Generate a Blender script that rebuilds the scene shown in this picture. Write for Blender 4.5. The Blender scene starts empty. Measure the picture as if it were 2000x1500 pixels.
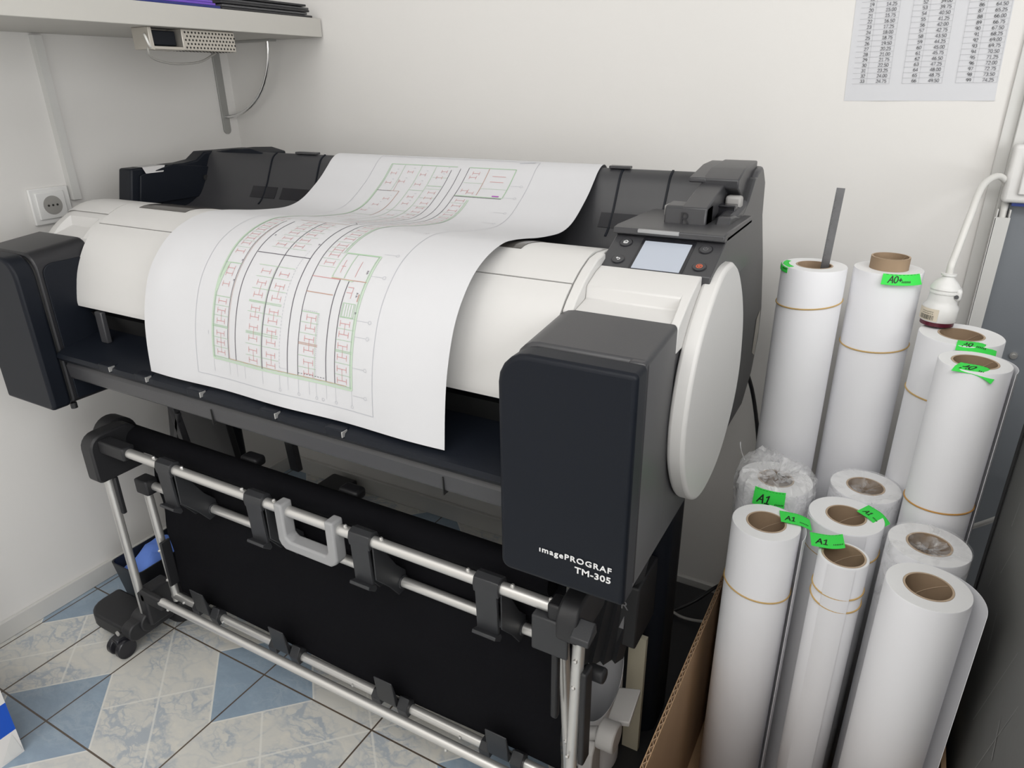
import bpy, bmesh, math, random
from mathutils import Vector, Matrix
random.seed(7)
S = bpy.context.scene
COL = S.collection
PI = math.pi

# ------------------------------------------------------------------ view
S.view_settings.view_transform = 'Standard'
S.view_settings.look = 'None'
S.view_settings.gamma = 1.0
S.view_settings.use_curve_mapping = False
S.view_settings.exposure = 0.0

# ------------------------------------------------------------------ materials
def lin(c):
    return tuple(((v/255)/12.92 if v/255 <= .04045 else ((v/255+.055)/1.055)**2.4) for v in c) + (1.0,)

def mat(name, rgb, rough=.5, metal=0.0, bump=0.0, bscale=200.0, vary=0.0, vscale=6.0, spec=.5, emit=0.0, coat=0.0):
    m = bpy.data.materials.new(name); m.use_nodes = True
    nt = m.node_tree; b = nt.nodes['Principled BSDF']
    c = tuple(rgb)+(1.0,) if len(rgb) == 3 else rgb
    b.inputs['Base Color'].default_value = c
    b.inputs['Roughness'].default_value = rough
    b.inputs['Metallic'].default_value = metal
    b.inputs['Specular IOR Level'].default_value = spec
    if coat: b.inputs['Coat Weight'].default_value = coat
    if emit:
        b.inputs['Emission Color'].default_value = c
        b.inputs['Emission Strength'].default_value = emit
    tc = nt.nodes.new('ShaderNodeTexCoord')
    if bump:
        n = nt.nodes.new('ShaderNodeTexNoise'); n.inputs['Scale'].default_value = bscale; n.inputs['Detail'].default_value = 3
        bp = nt.nodes.new('ShaderNodeBump'); bp.inputs['Strength'].default_value = bump; bp.inputs['Distance'].default_value = .002
        nt.links.new(tc.outputs['Object'], n.inputs['Vector'])
        nt.links.new(n.outputs['Fac'], bp.inputs['Height']); nt.links.new(bp.outputs['Normal'], b.inputs['Normal'])
    if vary:
        n = nt.nodes.new('ShaderNodeTexNoise'); n.inputs['Scale'].default_value = vscale; n.inputs['Detail'].default_value = 4
        mx = nt.nodes.new('ShaderNodeMix'); mx.data_type = 'RGBA'
        mx.inputs[6].default_value = tuple(v*(1-vary) for v in c[:3])+(1,)
        mx.inputs[7].default_value = tuple(min(1, v*(1+vary)) for v in c[:3])+(1,)
        nt.links.new(tc.outputs['Object'], n.inputs['Vector'])
        nt.links.new(n.outputs['Fac'], mx.inputs[0]); nt.links.new(mx.outputs[2], b.inputs['Base Color'])
    return m

M = {}
M['wall'] = mat('wall_paint', (.78, .763, .738), .85, bump=.12, bscale=60, vary=.02, vscale=3)
M['ceil'] = mat('ceiling_paint', (.86, .86, .85), .9, bump=.05, bscale=40)
M['base'] = mat('baseboard_plastic', (.62, .61, .585), .5, bump=.05)
M['navy'] = mat('printer_black_plastic', (.007, .009, .014), .45, bump=.06, bscale=900, spec=.22)
M['grey'] = mat('printer_grey_plastic', (.046, .046, .050), .36, bump=.06, bscale=900, spec=.55)
M['darkgrey'] = mat('printer_dark_grey_plastic', (.018, .018, .021), .38, bump=.06, bscale=900, spec=.45)
M['glossblack'] = mat('gloss_black_plastic', (.018, .018, .022), .22, bump=.02, bscale=500)
M['white'] = mat('printer_white_plastic', (.66, .65, .635), .42, bump=.03, bscale=900, spec=.4)
M['window'] = mat('tinted_window', (.07, .064, .058), .16, bump=.01, bscale=300)
M['paper'] = mat('paper_white', (.63, .63, .645), .8, bump=.04, bscale=14, spec=.2)
M['rollpaper'] = mat('roll_paper', (.86, .86, .885), .75, bump=.02, bscale=20, spec=.25)
M['poster'] = mat('poster_paper', (.66, .665, .69), .7, bump=.04, bscale=12)
M['rollend'] = mat('roll_paper_end', (.90, .90, .90), .85, bump=.1, bscale=300, spec=.1)
M['kraft'] = mat('kraft_core', (.36, .255, .165), .8, bump=.1, bscale=150, vary=.12, vscale=40)
M['kraftedge'] = mat('kraft_core_edge', (.55, .42, .30), .85, bump=.1, bscale=300)
M['card'] = mat('corrugated_card', (.45, .29, .165), .8, bump=.08, bscale=120, vary=.06, vscale=20)
M['cardedge'] = mat('corrugated_edge', (.50, .35, .23), .85, bump=.1, bscale=300)
M['alu'] = mat('brushed_aluminium', (.68, .67, .65), .38, metal=.75, bump=.03, bscale=400)
M['chrome'] = mat('chrome', (.75, .75, .75), .12, metal=1, bump=.01)
M['handle'] = mat('grey_handle_plastic', (.33, .33, .335), .5, bump=.04, bscale=500)
M['fabric'] = mat('black_basket_fabric', (.0055, .0055, .007), .9, bump=.25, bscale=900, spec=.10)
M['blackpl'] = mat('black_plastic', (.016, .016, .018), .5, bump=.05, bscale=500)
M['clip'] = mat('charcoal_clip_plastic', (.028, .029, .032), .45, bump=.05, bscale=600)
M['band'] = mat('rubber_band', (.62, .41, .16), .6, bump=.05, bscale=600)
M['bandorange'] = mat('rubber_band_orange', (.60, .31, .08), .6, bump=.05, bscale=600)
M['green'] = mat('fluorescent_green_label', (.05, .80, .09), .7, bump=.03, bscale=100)
M['ink'] = mat('black_ink', (.012, .02, .012), .6, bump=.01)
M['inkgrey'] = mat('grey_print', (.16, .16, .18), .7, bump=.01)
M['linegrey'] = mat('grey_table_line', (.36, .36, .38), .8, bump=.01)
M['pgreen'] = mat('plan_green', (.37, .53, .36), .8, bump=.01)
M['pgreenl'] = mat('plan_pale_green', (.48, .59, .47), .8, bump=.01)
M['pred'] = mat('plan_red', (.60, .27, .27), .8, bump=.01)
M['pdark'] = mat('plan_dark', (.11, .10, .12), .8, bump=.01)
M['pgrey'] = mat('plan_grey', (.46, .47, .51), .8, bump=.01)
M['pbrown'] = mat('plan_brown', (.48, .30, .24), .8, bump=.01)
M['ppurple'] = mat('plan_purple', (.38, .10, .42), .8, bump=.01)
M['screen'] = mat('lcd_screen', (.42, .455, .52), .25, bump=.01, emit=.12)
M['icon'] = mat('icon_white', (.8, .8, .8), .5, bump=.01)
M['icondim'] = mat('icon_grey', (.22, .22, .23), .5, bump=.01)
M['iconred'] = mat('icon_red', (.62, .13, .06), .5, bump=.01)
M['steel'] = mat('steel_ruler', (.22, .22, .23), .4, metal=.7, bump=.03, vary=.2, vscale=80)
M['galv'] = mat('galvanised_steel', (.55, .52, .47), .42, metal=.6, bump=.05, bscale=100)
M['hole'] = mat('perforation_dark', (.03, .028, .025), .8, bump=.01)
M['shelf'] = mat('shelf_laminate', (.55, .535, .50), .55, bump=.03, bscale=80)
M['bracket'] = mat('bracket_grey_metal', (.36, .36, .345), .45, metal=.3, bump=.03)
M['purple'] = mat('purple_folder', (.17, .08, .52), .45, bump=.03)
M['bluef'] = mat('dark_blue_folder', (.02, .03, .19), .45, bump=.03)
M['blackf'] = mat('black_folder', (.03, .03, .033), .5, bump=.03)
M['greyf'] = mat('dark_grey_folder', (.10, .10, .105), .5, bump=.03)
M['plug'] = mat('white_plug_plastic', (.82, .815, .80), .35, bump=.02)
M['cream'] = mat('cream_sticker', (.74, .66, .53), .7, bump=.02)
M['maroon'] = mat('maroon_plastic', (.10, .008, .022), .4, bump=.02)
M['switch'] = mat('white_switch_plastic', (.76, .75, .735), .4, bump=.02)
M['blueedge'] = mat('dark_blue_film', (.02, .04, .20), .4, bump=.02)
M['door'] = mat('blue_grey_door_paint', (.20, .215, .235), .45, bump=.05, bscale=60, vary=.05)
M['trim'] = mat('trim_white', (.66, .655, .635), .5, bump=.04, bscale=80)
M['cabinet'] = mat('dark_metal_cabinet', (.115, .115, .11), .5, metal=.1, bump=.08, bscale=90, vary=.15, vscale=5)
M['scratch'] = mat('bare_metal_scratch', (.30, .30, .29), .6, bump=.05)
M['seam'] = mat('rubber_seal', (.012, .012, .012), .6, bump=.02)
M['cablegrey'] = mat('grey_cable', (.36, .35, .33), .5, bump=.02)
M['cableblack'] = mat('black_cable', (.015, .015, .017), .4, bump=.02)
M['cablewhite'] = mat('white_cable', (.74, .73, .70), .45, bump=.02)
M['bin'] = mat('black_bin_plastic', (.014, .015, .018), .4, bump=.03)
M['bluecloth'] = mat('light_blue_cloth', (.13, .25, .72), .8, bump=.3, bscale=60)
M['packwhite'] = mat('pack_white', (.74, .72, .70), .6, bump=.03)
M['packblue'] = mat('pack_blue', (.0, .075, .50), .4, bump=.03)
M['adapter'] = mat('grey_adapter_plastic', (.36, .35, .34), .5, bump=.04)
M['beige'] = mat('beige_card', (.42, .39, .30), .8, bump=.04)
M['tape'] = mat('masking_tape', (.55, .54, .54), .6, bump=.04)

def film_mat(lo=.07, hi=.42):
    m = bpy.data.materials.new('clear_plastic_film'); m.use_nodes = True
    nt = m.node_tree; b = nt.nodes['Principled BSDF']
    b.inputs['Base Color'].default_value = (.95, .95, .96, 1); b.inputs['Roughness'].default_value = .12
    b.inputs['Specular IOR Level'].default_value = .9
    tc = nt.nodes.new('ShaderNodeTexCoord')
    n = nt.nodes.new('ShaderNodeTexNoise'); n.inputs['Scale'].default_value = 28; n.inputs['Detail'].default_value = 2; n.inputs['Distortion'].default_value = 1.2
    nt.links.new(tc.outputs['Object'], n.inputs['Vector'])
    bp = nt.nodes.new('ShaderNodeBump'); bp.inputs['Strength'].default_value = .6; bp.inputs['Distance'].default_value = .004
    nt.links.new(n.outputs['Fac'], bp.inputs['Height']); nt.links.new(bp.outputs['Normal'], b.inputs['Normal'])
    rm = nt.nodes.new('ShaderNodeMapRange'); rm.inputs['From Min'].default_value = .42; rm.inputs['From Max'].default_value = .72
    rm.inputs['To Min'].default_value = lo; rm.inputs['To Max'].default_value = hi
    nt.links.new(n.outputs['Fac'], rm.inputs['Value'])
    tr = nt.nodes.new('ShaderNodeBsdfTransparent'); mx = nt.nodes.new('ShaderNodeMixShader')
    nt.links.new(rm.outputs['Result'], mx.inputs[0]); nt.links.new(tr.outputs[0], mx.inputs[1]); nt.links.new(b.outputs[0], mx.inputs[2])
    nt.links.new(mx.outputs[0], nt.nodes['Material Output'].inputs['Surface'])
    return m
M['film'] = film_mat(); M['bag'] = film_mat(.22, .70)

def floor_mat():
    m = bpy.data.materials.new('marble_pattern_tiles'); m.use_nodes = True
    nt = m.node_tree; nd = nt.nodes; b = nd['Principled BSDF']
    def link(a, s):
        if isinstance(a, (int, float)): s.default_value = a
        else: nt.links.new(a, s)
    def mt(op, a, bb=0.0, c=0.0):
        n = nd.new('ShaderNodeMath'); n.operation = op
        link(a, n.inputs[0]); link(bb, n.inputs[1]); link(c, n.inputs[2]); return n.outputs[0]
    def mix(f, a, bb):
        n = nd.new('ShaderNodeMix'); n.data_type = 'RGBA'; link(f, n.inputs[0])
        for s, v in ((6, a), (7, bb)):
            if isinstance(v, tuple): n.inputs[s].default_value = v+(1,)
            else: nt.links.new(v, n.inputs[s])
        return n.outputs[2]
    tc = nd.new('ShaderNodeTexCoord'); sp = nd.new('ShaderNodeSeparateXYZ'); nt.links.new(tc.outputs['Object'], sp.inputs[0])
    X, Y = sp.outputs[0], sp.outputs[1]
    u = mt('DIVIDE', mt('SUBTRACT', X, .325), .302); v = mt('DIVIDE', mt('SUBTRACT', Y, -.703), .302)
    iu = mt('ROUND', u); iv = mt('ROUND', v)
    du = mt('ABSOLUTE', mt('SUBTRACT', u, iu)); dv = mt('ABSOLUTE', mt('SUBTRACT', v, iv))
    par = mt('ABSOLUTE', mt('MODULO', mt('ADD', iu, iv), 2.0))
    odd = mt('GREATER_THAN', par, .5)
    l1 = mt('ADD', du, dv)
    blue = mt('MULTIPLY', odd, mt('LESS_THAN', l1, .475))
    edge = mt('MULTIPLY', odd, mt('LESS_THAN', mt('ABSOLUTE', mt('SUBTRACT', l1, .482)), .009))
    diag = mt('LESS_THAN', mt('ABSOLUTE', mt('SUBTRACT', du, dv)), .010)
    diag = mt('MULTIPLY', diag, mt('SUBTRACT', 1.0, blue))
    white = mt('MAXIMUM', edge, diag)
    # marble veins
    def vein(scale, lo, hi, seed):
        mp = nd.new('ShaderNodeMapping'); mp.inputs['Location'].default_value = (seed, seed*2, 0); mp.inputs['Rotation'].default_value = (0, 0, .6); mp.inputs['Scale'].default_value = (1, 1.9, 1)
        nt.links.new(tc.outputs['Object'], mp.inputs[0])
        n = nd.new('ShaderNodeTexNoise'); n.inputs['Scale'].default_value = scale; n.inputs['Detail'].default_value = 5; n.inputs['Roughness'].default_value = .72; n.inputs['Distortion'].default_value = .35
        nt.links.new(mp.outputs[0], n.inputs['Vector'])
        a = mt('ABSOLUTE', mt('SUBTRACT', n.outputs['Fac'], .5))
        r = nd.new('ShaderNodeMapRange'); r.inputs['From Min'].default_value = lo; r.inputs['From Max'].default_value = hi
        r.inputs['To Min'].default_value = 1; r.inputs['To Max'].default_value = 0
        nt.links.new(a, r.inputs['Value']); return r.outputs['Result']
    v2 = vein(6, 0.02, .16, 5.0)
    mk = nd.new('ShaderNodeTexNoise'); mk.inputs['Scale'].default_value = 9; mk.inputs['Detail'].default_value = 3; nt.links.new(tc.outputs['Object'], mk.inputs['Vector'])
    mr = nd.new('ShaderNodeMapRange'); mr.inputs['From Min'].default_value = .44; mr.inputs['From Max'].default_value = .60; nt.links.new(mk.outputs['Fac'], mr.inputs['Value'])
    msk = mr.outputs['Result']
    dn = nd.new('ShaderNodeTexNoise'); dn.inputs['Scale'].default_value = 16; dn.inputs['Detail'].default_value = 4; nt.links.new(tc.outputs['Object'], dn.inputs['Vector'])
    va = nd.new('ShaderNodeVectorMath'); va.operation = 'MULTIPLY_ADD'; va.inputs[1].default_value = (.11,.11,.11)
    nt.links.new(dn.outputs['Color'], va.inputs[0]); nt.links.new(tc.outputs['Object'], va.inputs[2])
    mp2 = nd.new('ShaderNodeMapping'); mp2.inputs['Rotation'].default_value = (0,0,.75); mp2.inputs['Scale'].default_value = (1,2.1,1); nt.links.new(va.outputs[0], mp2.inputs[0])
    def crack(sc_, w_):
        vo = nd.new('ShaderNodeTexVoronoi'); vo.feature = 'DISTANCE_TO_EDGE'; vo.inputs['Scale'].default_value = sc_; nt.links.new(mp2.outputs[0], vo.inputs['Vector'])
        r = nd.new('ShaderNodeMapRange'); r.inputs['From Min'].default_value = 0; r.inputs['From Max'].default_value = w_; r.inputs['To Min'].default_value = 1; r.inputs['To Max'].default_value = 0
        nt.links.new(vo.outputs['Distance'], r.inputs['Value']); return r.outputs['Result']
    v1 = mt('MINIMUM', 1.0, mt('ADD', mt('MULTIPLY', crack(9, .075), mt('ADD', .25, mt('MULTIPLY', msk, .8))), mt('ADD', mt('MULTIPLY', crack(20, .10), mt('MULTIPLY', msk, .7)), mt('MULTIPLY', vein(13, 0.0, .07, 1.0), mt('MULTIPLY', msk, .45)))))
    cream = mix(mt('MULTIPLY', v2, .45), (.68, .655, .59), (.55, .56, .55))
    cream = mix(mt('MULTIPLY', v1, .60), cream, (.27, .34, .43))
    bl = mix(mt('MULTIPLY', v2, .6), (.30, .385, .47), (.24, .31, .39))
    bl = mix(mt('MULTIPLY', v1, .35), bl, (.42, .48, .53))
    c = mix(blue, cream, bl)
    c = mix(mt('MULTIPLY', white, .65), c, (.76, .75, .70))
    g = mt('LESS_THAN', mt('MINIMUM', du, dv), .0060)
    cut = mt('MULTIPLY', mt('LESS_THAN', mt('ABSOLUTE', mt('SUBTRACT', X, .163)), .0022), 1.0)
    g = mt('MAXIMUM', g, cut)
    ng = nd.new('ShaderNodeTexNoise'); ng.inputs['Scale'].default_value = 4; nt.links.new(tc.outputs['Object'], ng.inputs['Vector'])
    gc = mix(ng.outputs['Fac'], (.04, .03, .025), (.17, .13, .095))
    c = mix(g, c, gc)
    nt.links.new(c, b.inputs['Base Color'])
    b.inputs['Roughness'].default_value = .28
    b.inputs['Specular IOR Level'].default_value = .5
    bp = nd.new('ShaderNodeBump'); bp.inputs['Strength'].default_value = .4; bp.inputs['Distance'].default_value = .002
    nt.links.new(mt('SUBTRACT', 1.0, g), bp.inputs['Height']); nt.links.new(bp.outputs['Normal'], b.inputs['Normal'])
    return m
M['floor'] = floor_mat()

# ------------------------------------------------------------------ mesh building
class MB:
    def __init__(s): s.v = []; s.f = []; s.m = []
    def add(s, vs, fs, mi=0):
        o = len(s.v); s.v += [tuple(v) for v in vs]
        s.f += [tuple(i+o for i in f) for f in fs]; s.m += [mi]*len(fs); return s
    def box(s, x0, x1, y0, y1, z0, z1, mi=0):
        return s.add([(x0,y0,z0),(x1,y0,z0),(x1,y1,z0),(x0,y1,z0),(x0,y0,z1),(x1,y0,z1),(x1,y1,z1),(x0,y1,z1)],
                     [(0,3,2,1),(4,5,6,7),(0,1,5,4),(1,2,6,5),(2,3,7,6),(3,0,4,7)], mi)
    def prism(s, poly, ax, lo, hi, mi=0, top=None):
        n = len(poly)
        def P(p, t):
            a, b = p
            return (t,a,b) if ax == 'x' else ((a,t,b) if ax == 'y' else (a,b,t))
        vs = [P(p, lo) for p in poly]+[P(p, hi) for p in (top or poly)]
        fs = [tuple(range(n))[::-1], tuple(range(n, 2*n))]+[(i,(i+1)%n,(i+1)%n+n,i+n) for i in range(n)]
        return s.add(vs, fs, mi)
    def sweep(s, pts, r, seg=12, caps=True, mi=0, radii=None):
        pts = [Vector(p) for p in pts]; n = len(pts); rings = []
        t0 = (pts[1]-pts[0]).normalized()
        up = Vector((0,0,1)) if abs(t0.z) < .9 else Vector((1,0,0))
        nrm = t0.cross(up).normalized()
        for i, p in enumerate(pts):
            t = (pts[min(i+1,n-1)]-pts[max(i-1,0)]).normalized()
            nrm = (nrm-t*nrm.dot(t)).normalized(); bn = t.cross(nrm)
            rr = radii[i] if radii else r
            rings.append([p+nrm*rr*math.cos(2*PI*k/seg)+bn*rr*math.sin(2*PI*k/seg) for k in range(seg)])
        vs = [v for R in rings for v in R]
        fs = [(i*seg+k, i*seg+(k+1)%seg, (i+1)*seg+(k+1)%seg, (i+1)*seg+k) for i in range(n-1) for k in range(seg)]
        if caps: fs += [tuple(range(seg))[::-1], tuple(range((n-1)*seg, n*seg))]
        return s.add(vs, fs, mi)
    def cyl(s, a, b, r, seg=16, mi=0, r2=None):
        return s.sweep([a, b], r, seg, True, mi, radii=[r, r if r2 is None else r2])
    def lathe(s, prof, c=(0,0), seg=48, mi=0, closed=False):
        n = len(prof)
        vs = [(c[0]+r*math.cos(2*PI*k/seg), c[1]+r*math.sin(2*PI*k/seg), z) for r, z in prof for k in range(seg)]
        fs = [(i*seg+k, i*seg+(k+1)%seg, ((i+1)%n)*seg+(k+1)%seg, ((i+1)%n)*seg+k) for i in range(n if closed else n-1) for k in range(seg)]
        return s.add(vs, fs, mi)
    def ball(s, c, r, mi=0, seg=8):
        vs = []; fs = []; rows = 5
        for i in range(rows+1):
            th = PI*i/rows
            for k in range(seg):
                vs.append((c[0]+r*math.sin(th)*math.cos(2*PI*k/seg), c[1]+r*math.sin(th)*math.sin(2*PI*k/seg), c[2]+r*math.cos(th)))
        for i in range(rows):
            for k in range(seg): fs.append((i*seg+k, i*seg+(k+1)%seg, (i+1)*seg+(k+1)%seg, (i+1)*seg+k))
        return s.add(vs, fs, mi)
    def quad(s, a, b, c, d, mi=0): return s.add([a,b,c,d], [(0,1,2,3)], mi)
    def build(s, name, mats, parent=None, bevel=0.0, bseg=2, smooth=35, off=None, merge=True):
        if not isinstance(mats, (list, tuple)): mats = [mats]
        if off is None:
            off = Vector((0,0,0)); p = parent
            while p is not None: off = off+Vector(p.location); p = p.parent
        me = bpy.data.meshes.new(name)
        bm = bmesh.new()
        bv = [bm.verts.new(Vector(v)-off) for v in s.v]
        for f, mi in zip(s.f, s.m):
            try: fc = bm.faces.new([bv[i] for i in f]); fc.material_index = mi
            except ValueError: pass
        if merge: bmesh.ops.remove_doubles(bm, verts=bm.verts, dist=1e-6)
        bmesh.ops.recalc_face_normals(bm, faces=bm.faces)
        bm.edges.index_update(); rim = [e.index for e in bm.edges if e.is_boundary]
        bm.to_mesh(me); bm.free()
        for m in mats: me.materials.append(m)
        if smooth:
            me.shade_smooth(); me.set_sharp_from_angle(angle=math.radians(smooth))
            if rim:
                at = me.attributes.get('sharp_edge') or me.attributes.new('sharp_edge', 'BOOLEAN', 'EDGE')
                for i in rim: at.data[i].value = True
        o = bpy.data.objects.new(name, me); COL.objects.link(o)
        if parent: o.parent = parent
        if bevel:
            b = o.modifiers.new('bevel', 'BEVEL'); b.width = bevel; b.segments = bseg; b.limit_method = 'ANGLE'; b.angle_limit = math.radians(40)
            b.harden_normals = False
        return o

def empty(name, loc, label=None, cat=None, group=None):
    o = bpy.data.objects.new(name, None); COL.objects.link(o); o.location = loc
    o.empty_display_size = .05
    tag(o, label, cat, group); return o
def tag(o, label=None, cat=None, group=None, kind=None):
    if label: o['label'] = label
    if cat: o['category'] = cat
    if group: o['group'] = group
    if kind: o['kind'] = kind
    return o
def struct(o): o['kind'] = 'structure'; return o

def smooth_path(pts, n=6):
    pts = [Vector(p) for p in pts]; out = []
    for i in range(len(pts)-1):
        p0 = pts[max(i-1,0)]; p1 = pts[i]; p2 = pts[i+1]; p3 = pts[min(i+2,len(pts)-1)]
        for k in range(n):
            t = k/n
            out.append(.5*((2*p1)+(p2-p0)*t+(2*p0-5*p1+4*p2-p3)*t*t+(3*p1-p0-3*p2+p3)*t**3))
    out.append(pts[-1]); return out
def smooth2(pts, n=4): return [(p.x, p.y) for p in smooth_path([(a,b,0) for a,b in pts], n)]
def offset_poly(pl, d):
    out = []
    for i, p in enumerate(pl):
        a = Vector(pl[max(i-1,0)]); b = Vector(pl[min(i+1,len(pl)-1)]); t = (b-a).normalized()
        out.append((p[0]-t.y*d, p[1]+t.x*d))
    return out
def shell(pl, d): return list(pl)+offset_poly(pl, d)[::-1]
def rrect(x0, x1, z0, z1, r, seg=5):
    """r = radii (bottom-left, bottom-right, top-right, top-left)"""
    out = []
    for (cx, cz, rr, a0) in ((x0+r[0], z0+r[0], r[0], PI), (x1-r[1], z0+r[1], r[1], 1.5*PI), (x1-r[2], z1-r[2], r[2], 0), (x0+r[3], z1-r[3], r[3], .5*PI)):
        for k in range(seg+1):
            a = a0+.5*PI*k/seg; out.append((cx+rr*math.cos(a), cz+rr*math.sin(a)))
    return out

def text_geo(txt, size, extr=0.0, bold=0.0, align='LEFT', sx=1.0, space=1.0, line=1.0):
    cu = bpy.data.curves.new('t', 'FONT'); cu.body = txt; cu.size = size; cu.extrude = extr; cu.offset = bold
    cu.align_x = align; cu.space_character = space; cu.space_line = line; cu.resolution_u = 3
    o = bpy.data.objects.new('t', cu); COL.objects.link(o)
    dg = bpy.context.evaluated_depsgraph_get(); me = bpy.data.meshes.new_from_object(o.evaluated_get(dg))
    vs = [(v.co.x*sx, v.co.y, v.co.z) for v in me.vertices]; fs = [tuple(p.vertices) for p in me.polygons]
    bpy.data.objects.remove(o); bpy.data.curves.remove(cu); bpy.data.meshes.remove(me)
    return vs, fs
def add_text(mb, txt, size, origin, ex, ey, mi=0, **k):
    vs, fs = text_geo(txt, size, **k); o = Vector(origin); ex = Vector(ex); ey = Vector(ey); n = ex.cross(ey)
    mb.add([o+ex*v[0]+ey*v[1]+n*v[2] for v in vs], fs, mi); return mb

# hand-drawn / plain digits as strokes, unit height 1
def _arc(cx, cy, rx, ry, a0, a1, n=10): return [(cx+rx*math.cos(math.radians(a0+(a1-a0)*i/n)), cy+ry*math.sin(math.radians(a0+(a1-a0)*i/n))) for i in range(n+1)]
GL_ = {'0': [_arc(.26,.5,.24,.48,0,360,14)], '1': [[(.08,.78),(.30,.98),(.30,.02)], [(.10,.02),(.48,.02)]],
 '2': [_arc(.25,.72,.21,.25,165,-40)+[(.04,.02),(.50,.02)]], '3': [_arc(.24,.74,.20,.23,150,-90,8)+_arc(.24,.27,.24,.25,90,-150,9)],
 '4': [[(.38,.02),(.38,.97),(.02,.28),(.52,.28)]], '5': [[(.46,.97),(.09,.97),(.07,.55)]+_arc(.25,.31,.24,.30,125,-145,10)],
 '6': [[(.42,.96)]+_arc(.30,.40,.26,.52,115,180,6)+_arc(.27,.30,.23,.28,180,540,14)], '7': [[(.03,.97),(.49,.97),(.18,.02)]],
 '8': [_arc(.26,.74,.19,.23,0,360,12), _arc(.26,.27,.24,.26,0,360,12)], '9': [_arc(.25,.70,.22,.27,0,360,14), [(.47,.70)]+_arc(.21,.58,.27,.56,0,-70,6)],
 '.': [[(.08,.02),(.12,.10)]], 'A': [[(.02,0),(.36,1),(.62,0)], [(.12,.36),(.56,.38)]], '+': [[(.05,.45),(.45,.45)], [(.25,.25),(.25,.68)]]}
GW_ = {'.': .26, 'A': .72, '+': .55}
def stroke_text(txt, size, w, align='LEFT'):
    L_ = sum(GW_.get(c, .62) for c in txt)*size; x0 = 0 if align == 'LEFT' else -L_; out = []
    for c in txt:
        for pl in GL_[c]:
            for a, b in zip(pl, pl[1:]):
                d_ = Vector((b[0]-a[0], b[1]-a[1]))
                if d_.length < 1e-6: continue
                d_.normalize(); n_ = Vector((-d_.y, d_.x))*w/2; e = d_*w*.35
                P, Q = Vector((x0+a[0]*size, a[1]*size))-e, Vector((x0+b[0]*size, b[1]*size))+e
                out.append([P-n_, Q-n_, Q+n_, P+n_])
        x0 += GW_.get(c, .62)*size
    return out

# ------------------------------------------------------------------ camera
CAM = Vector((1.681, -1.448, 1.19))
yaw, pit, rol = -0.5114, 0.4050, -0.01257
fw = Vector((math.sin(yaw)*math.cos(pit), math.cos(yaw)*math.cos(pit), -math.sin(pit)))
r0 = Vector((math.cos(yaw), -math.sin(yaw), 0)); u0 = r0.cross(fw)
rr_ = r0*math.cos(rol)+u0*math.sin(rol); uu = -r0*math.sin(rol)+u0*math.cos(rol)
cam = bpy.data.cameras.new('camera'); cam.sensor_width = 36; cam.lens = 36*1363.4/2000; cam.clip_start = .02
co = bpy.data.objects.new('camera', cam); COL.objects.link(co)
co.matrix_world = Matrix(((rr_.x, uu.x, -fw.x, CAM.x), (rr_.y, uu.y, -fw.y, CAM.y), (rr_.z, uu.z, -fw.z, CAM.z), (0,0,0,1)))
S.camera = co

# ------------------------------------------------------------------ setting
RX, RY, RZ = 3.4, -3.6, 2.65
struct(MB().box(-.1, RX+.1, RY-.1, .1, -.05, 0).build('floor', M['floor'], smooth=0))
struct(MB().box(-.1, 0, RY, .1, 0, RZ).build('wall_left', M['wall'], smooth=0))
struct(MB().box(0, RX, 0, .1, 0, RZ).build('wall_back', M['wall'], smooth=0))
struct(MB().box(RX, RX+.1, RY, .1, 0, RZ).build('wall_right', M['wall'], smooth=0))
struct(MB().box(-.1, RX+.1, RY-.1, RY, 0, RZ).build('wall_front', M['wall'], smooth=0))
struct(MB().box(-.1, RX+.1, RY-.1, .1, RZ, RZ+.05).build('ceiling', M['ceil'], smooth=0))
struct(MB().box(0, .010, RY, 0, 0, .048).build('baseboard_left', M['base'], bevel=.002))
struct(MB().box(.010, 1.792, -.012, 0, 0, .055).build('baseboard_back', M['base'], bevel=.002))
struct(MB().prism([(0,-.510),(.014,-.508),(.014,-.490),(0,-.488)], 'z', .96, 1.298).build('trim_1', M['trim'], smooth=0))
struct(MB().box(1.792, 1.811, -.005, 0, 0, RZ).box(1.811, 1.826, -.014, 0, 0, RZ).build('trim_2', M['trim'], bevel=.0012))
d = MB().box(1.826, 2.62, -.016, 0, .0, 2.1)
d.box(2.0, 2.42, -.022, -.016, .25, 1.9)
door = struct(d.build('door_1', M['door'], bevel=.002))
rv = MB().cyl((1.891,-.016,.742), (1.891,-.020,.742), .006, 14).cyl((1.891,-.0195,.742), (1.891,-.022,.742), .003, 10)
rv.build('rivet', M['alu'], door)

# ------------------------------------------------------------------ printer
PR = empty('large_format_printer', (.835, -.45, 0), 'large-format printer with white covers and black ink boxes in the room corner', 'printer')
XL, XB, XC, XR = .19, .35, 1.316, 1.478
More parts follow.
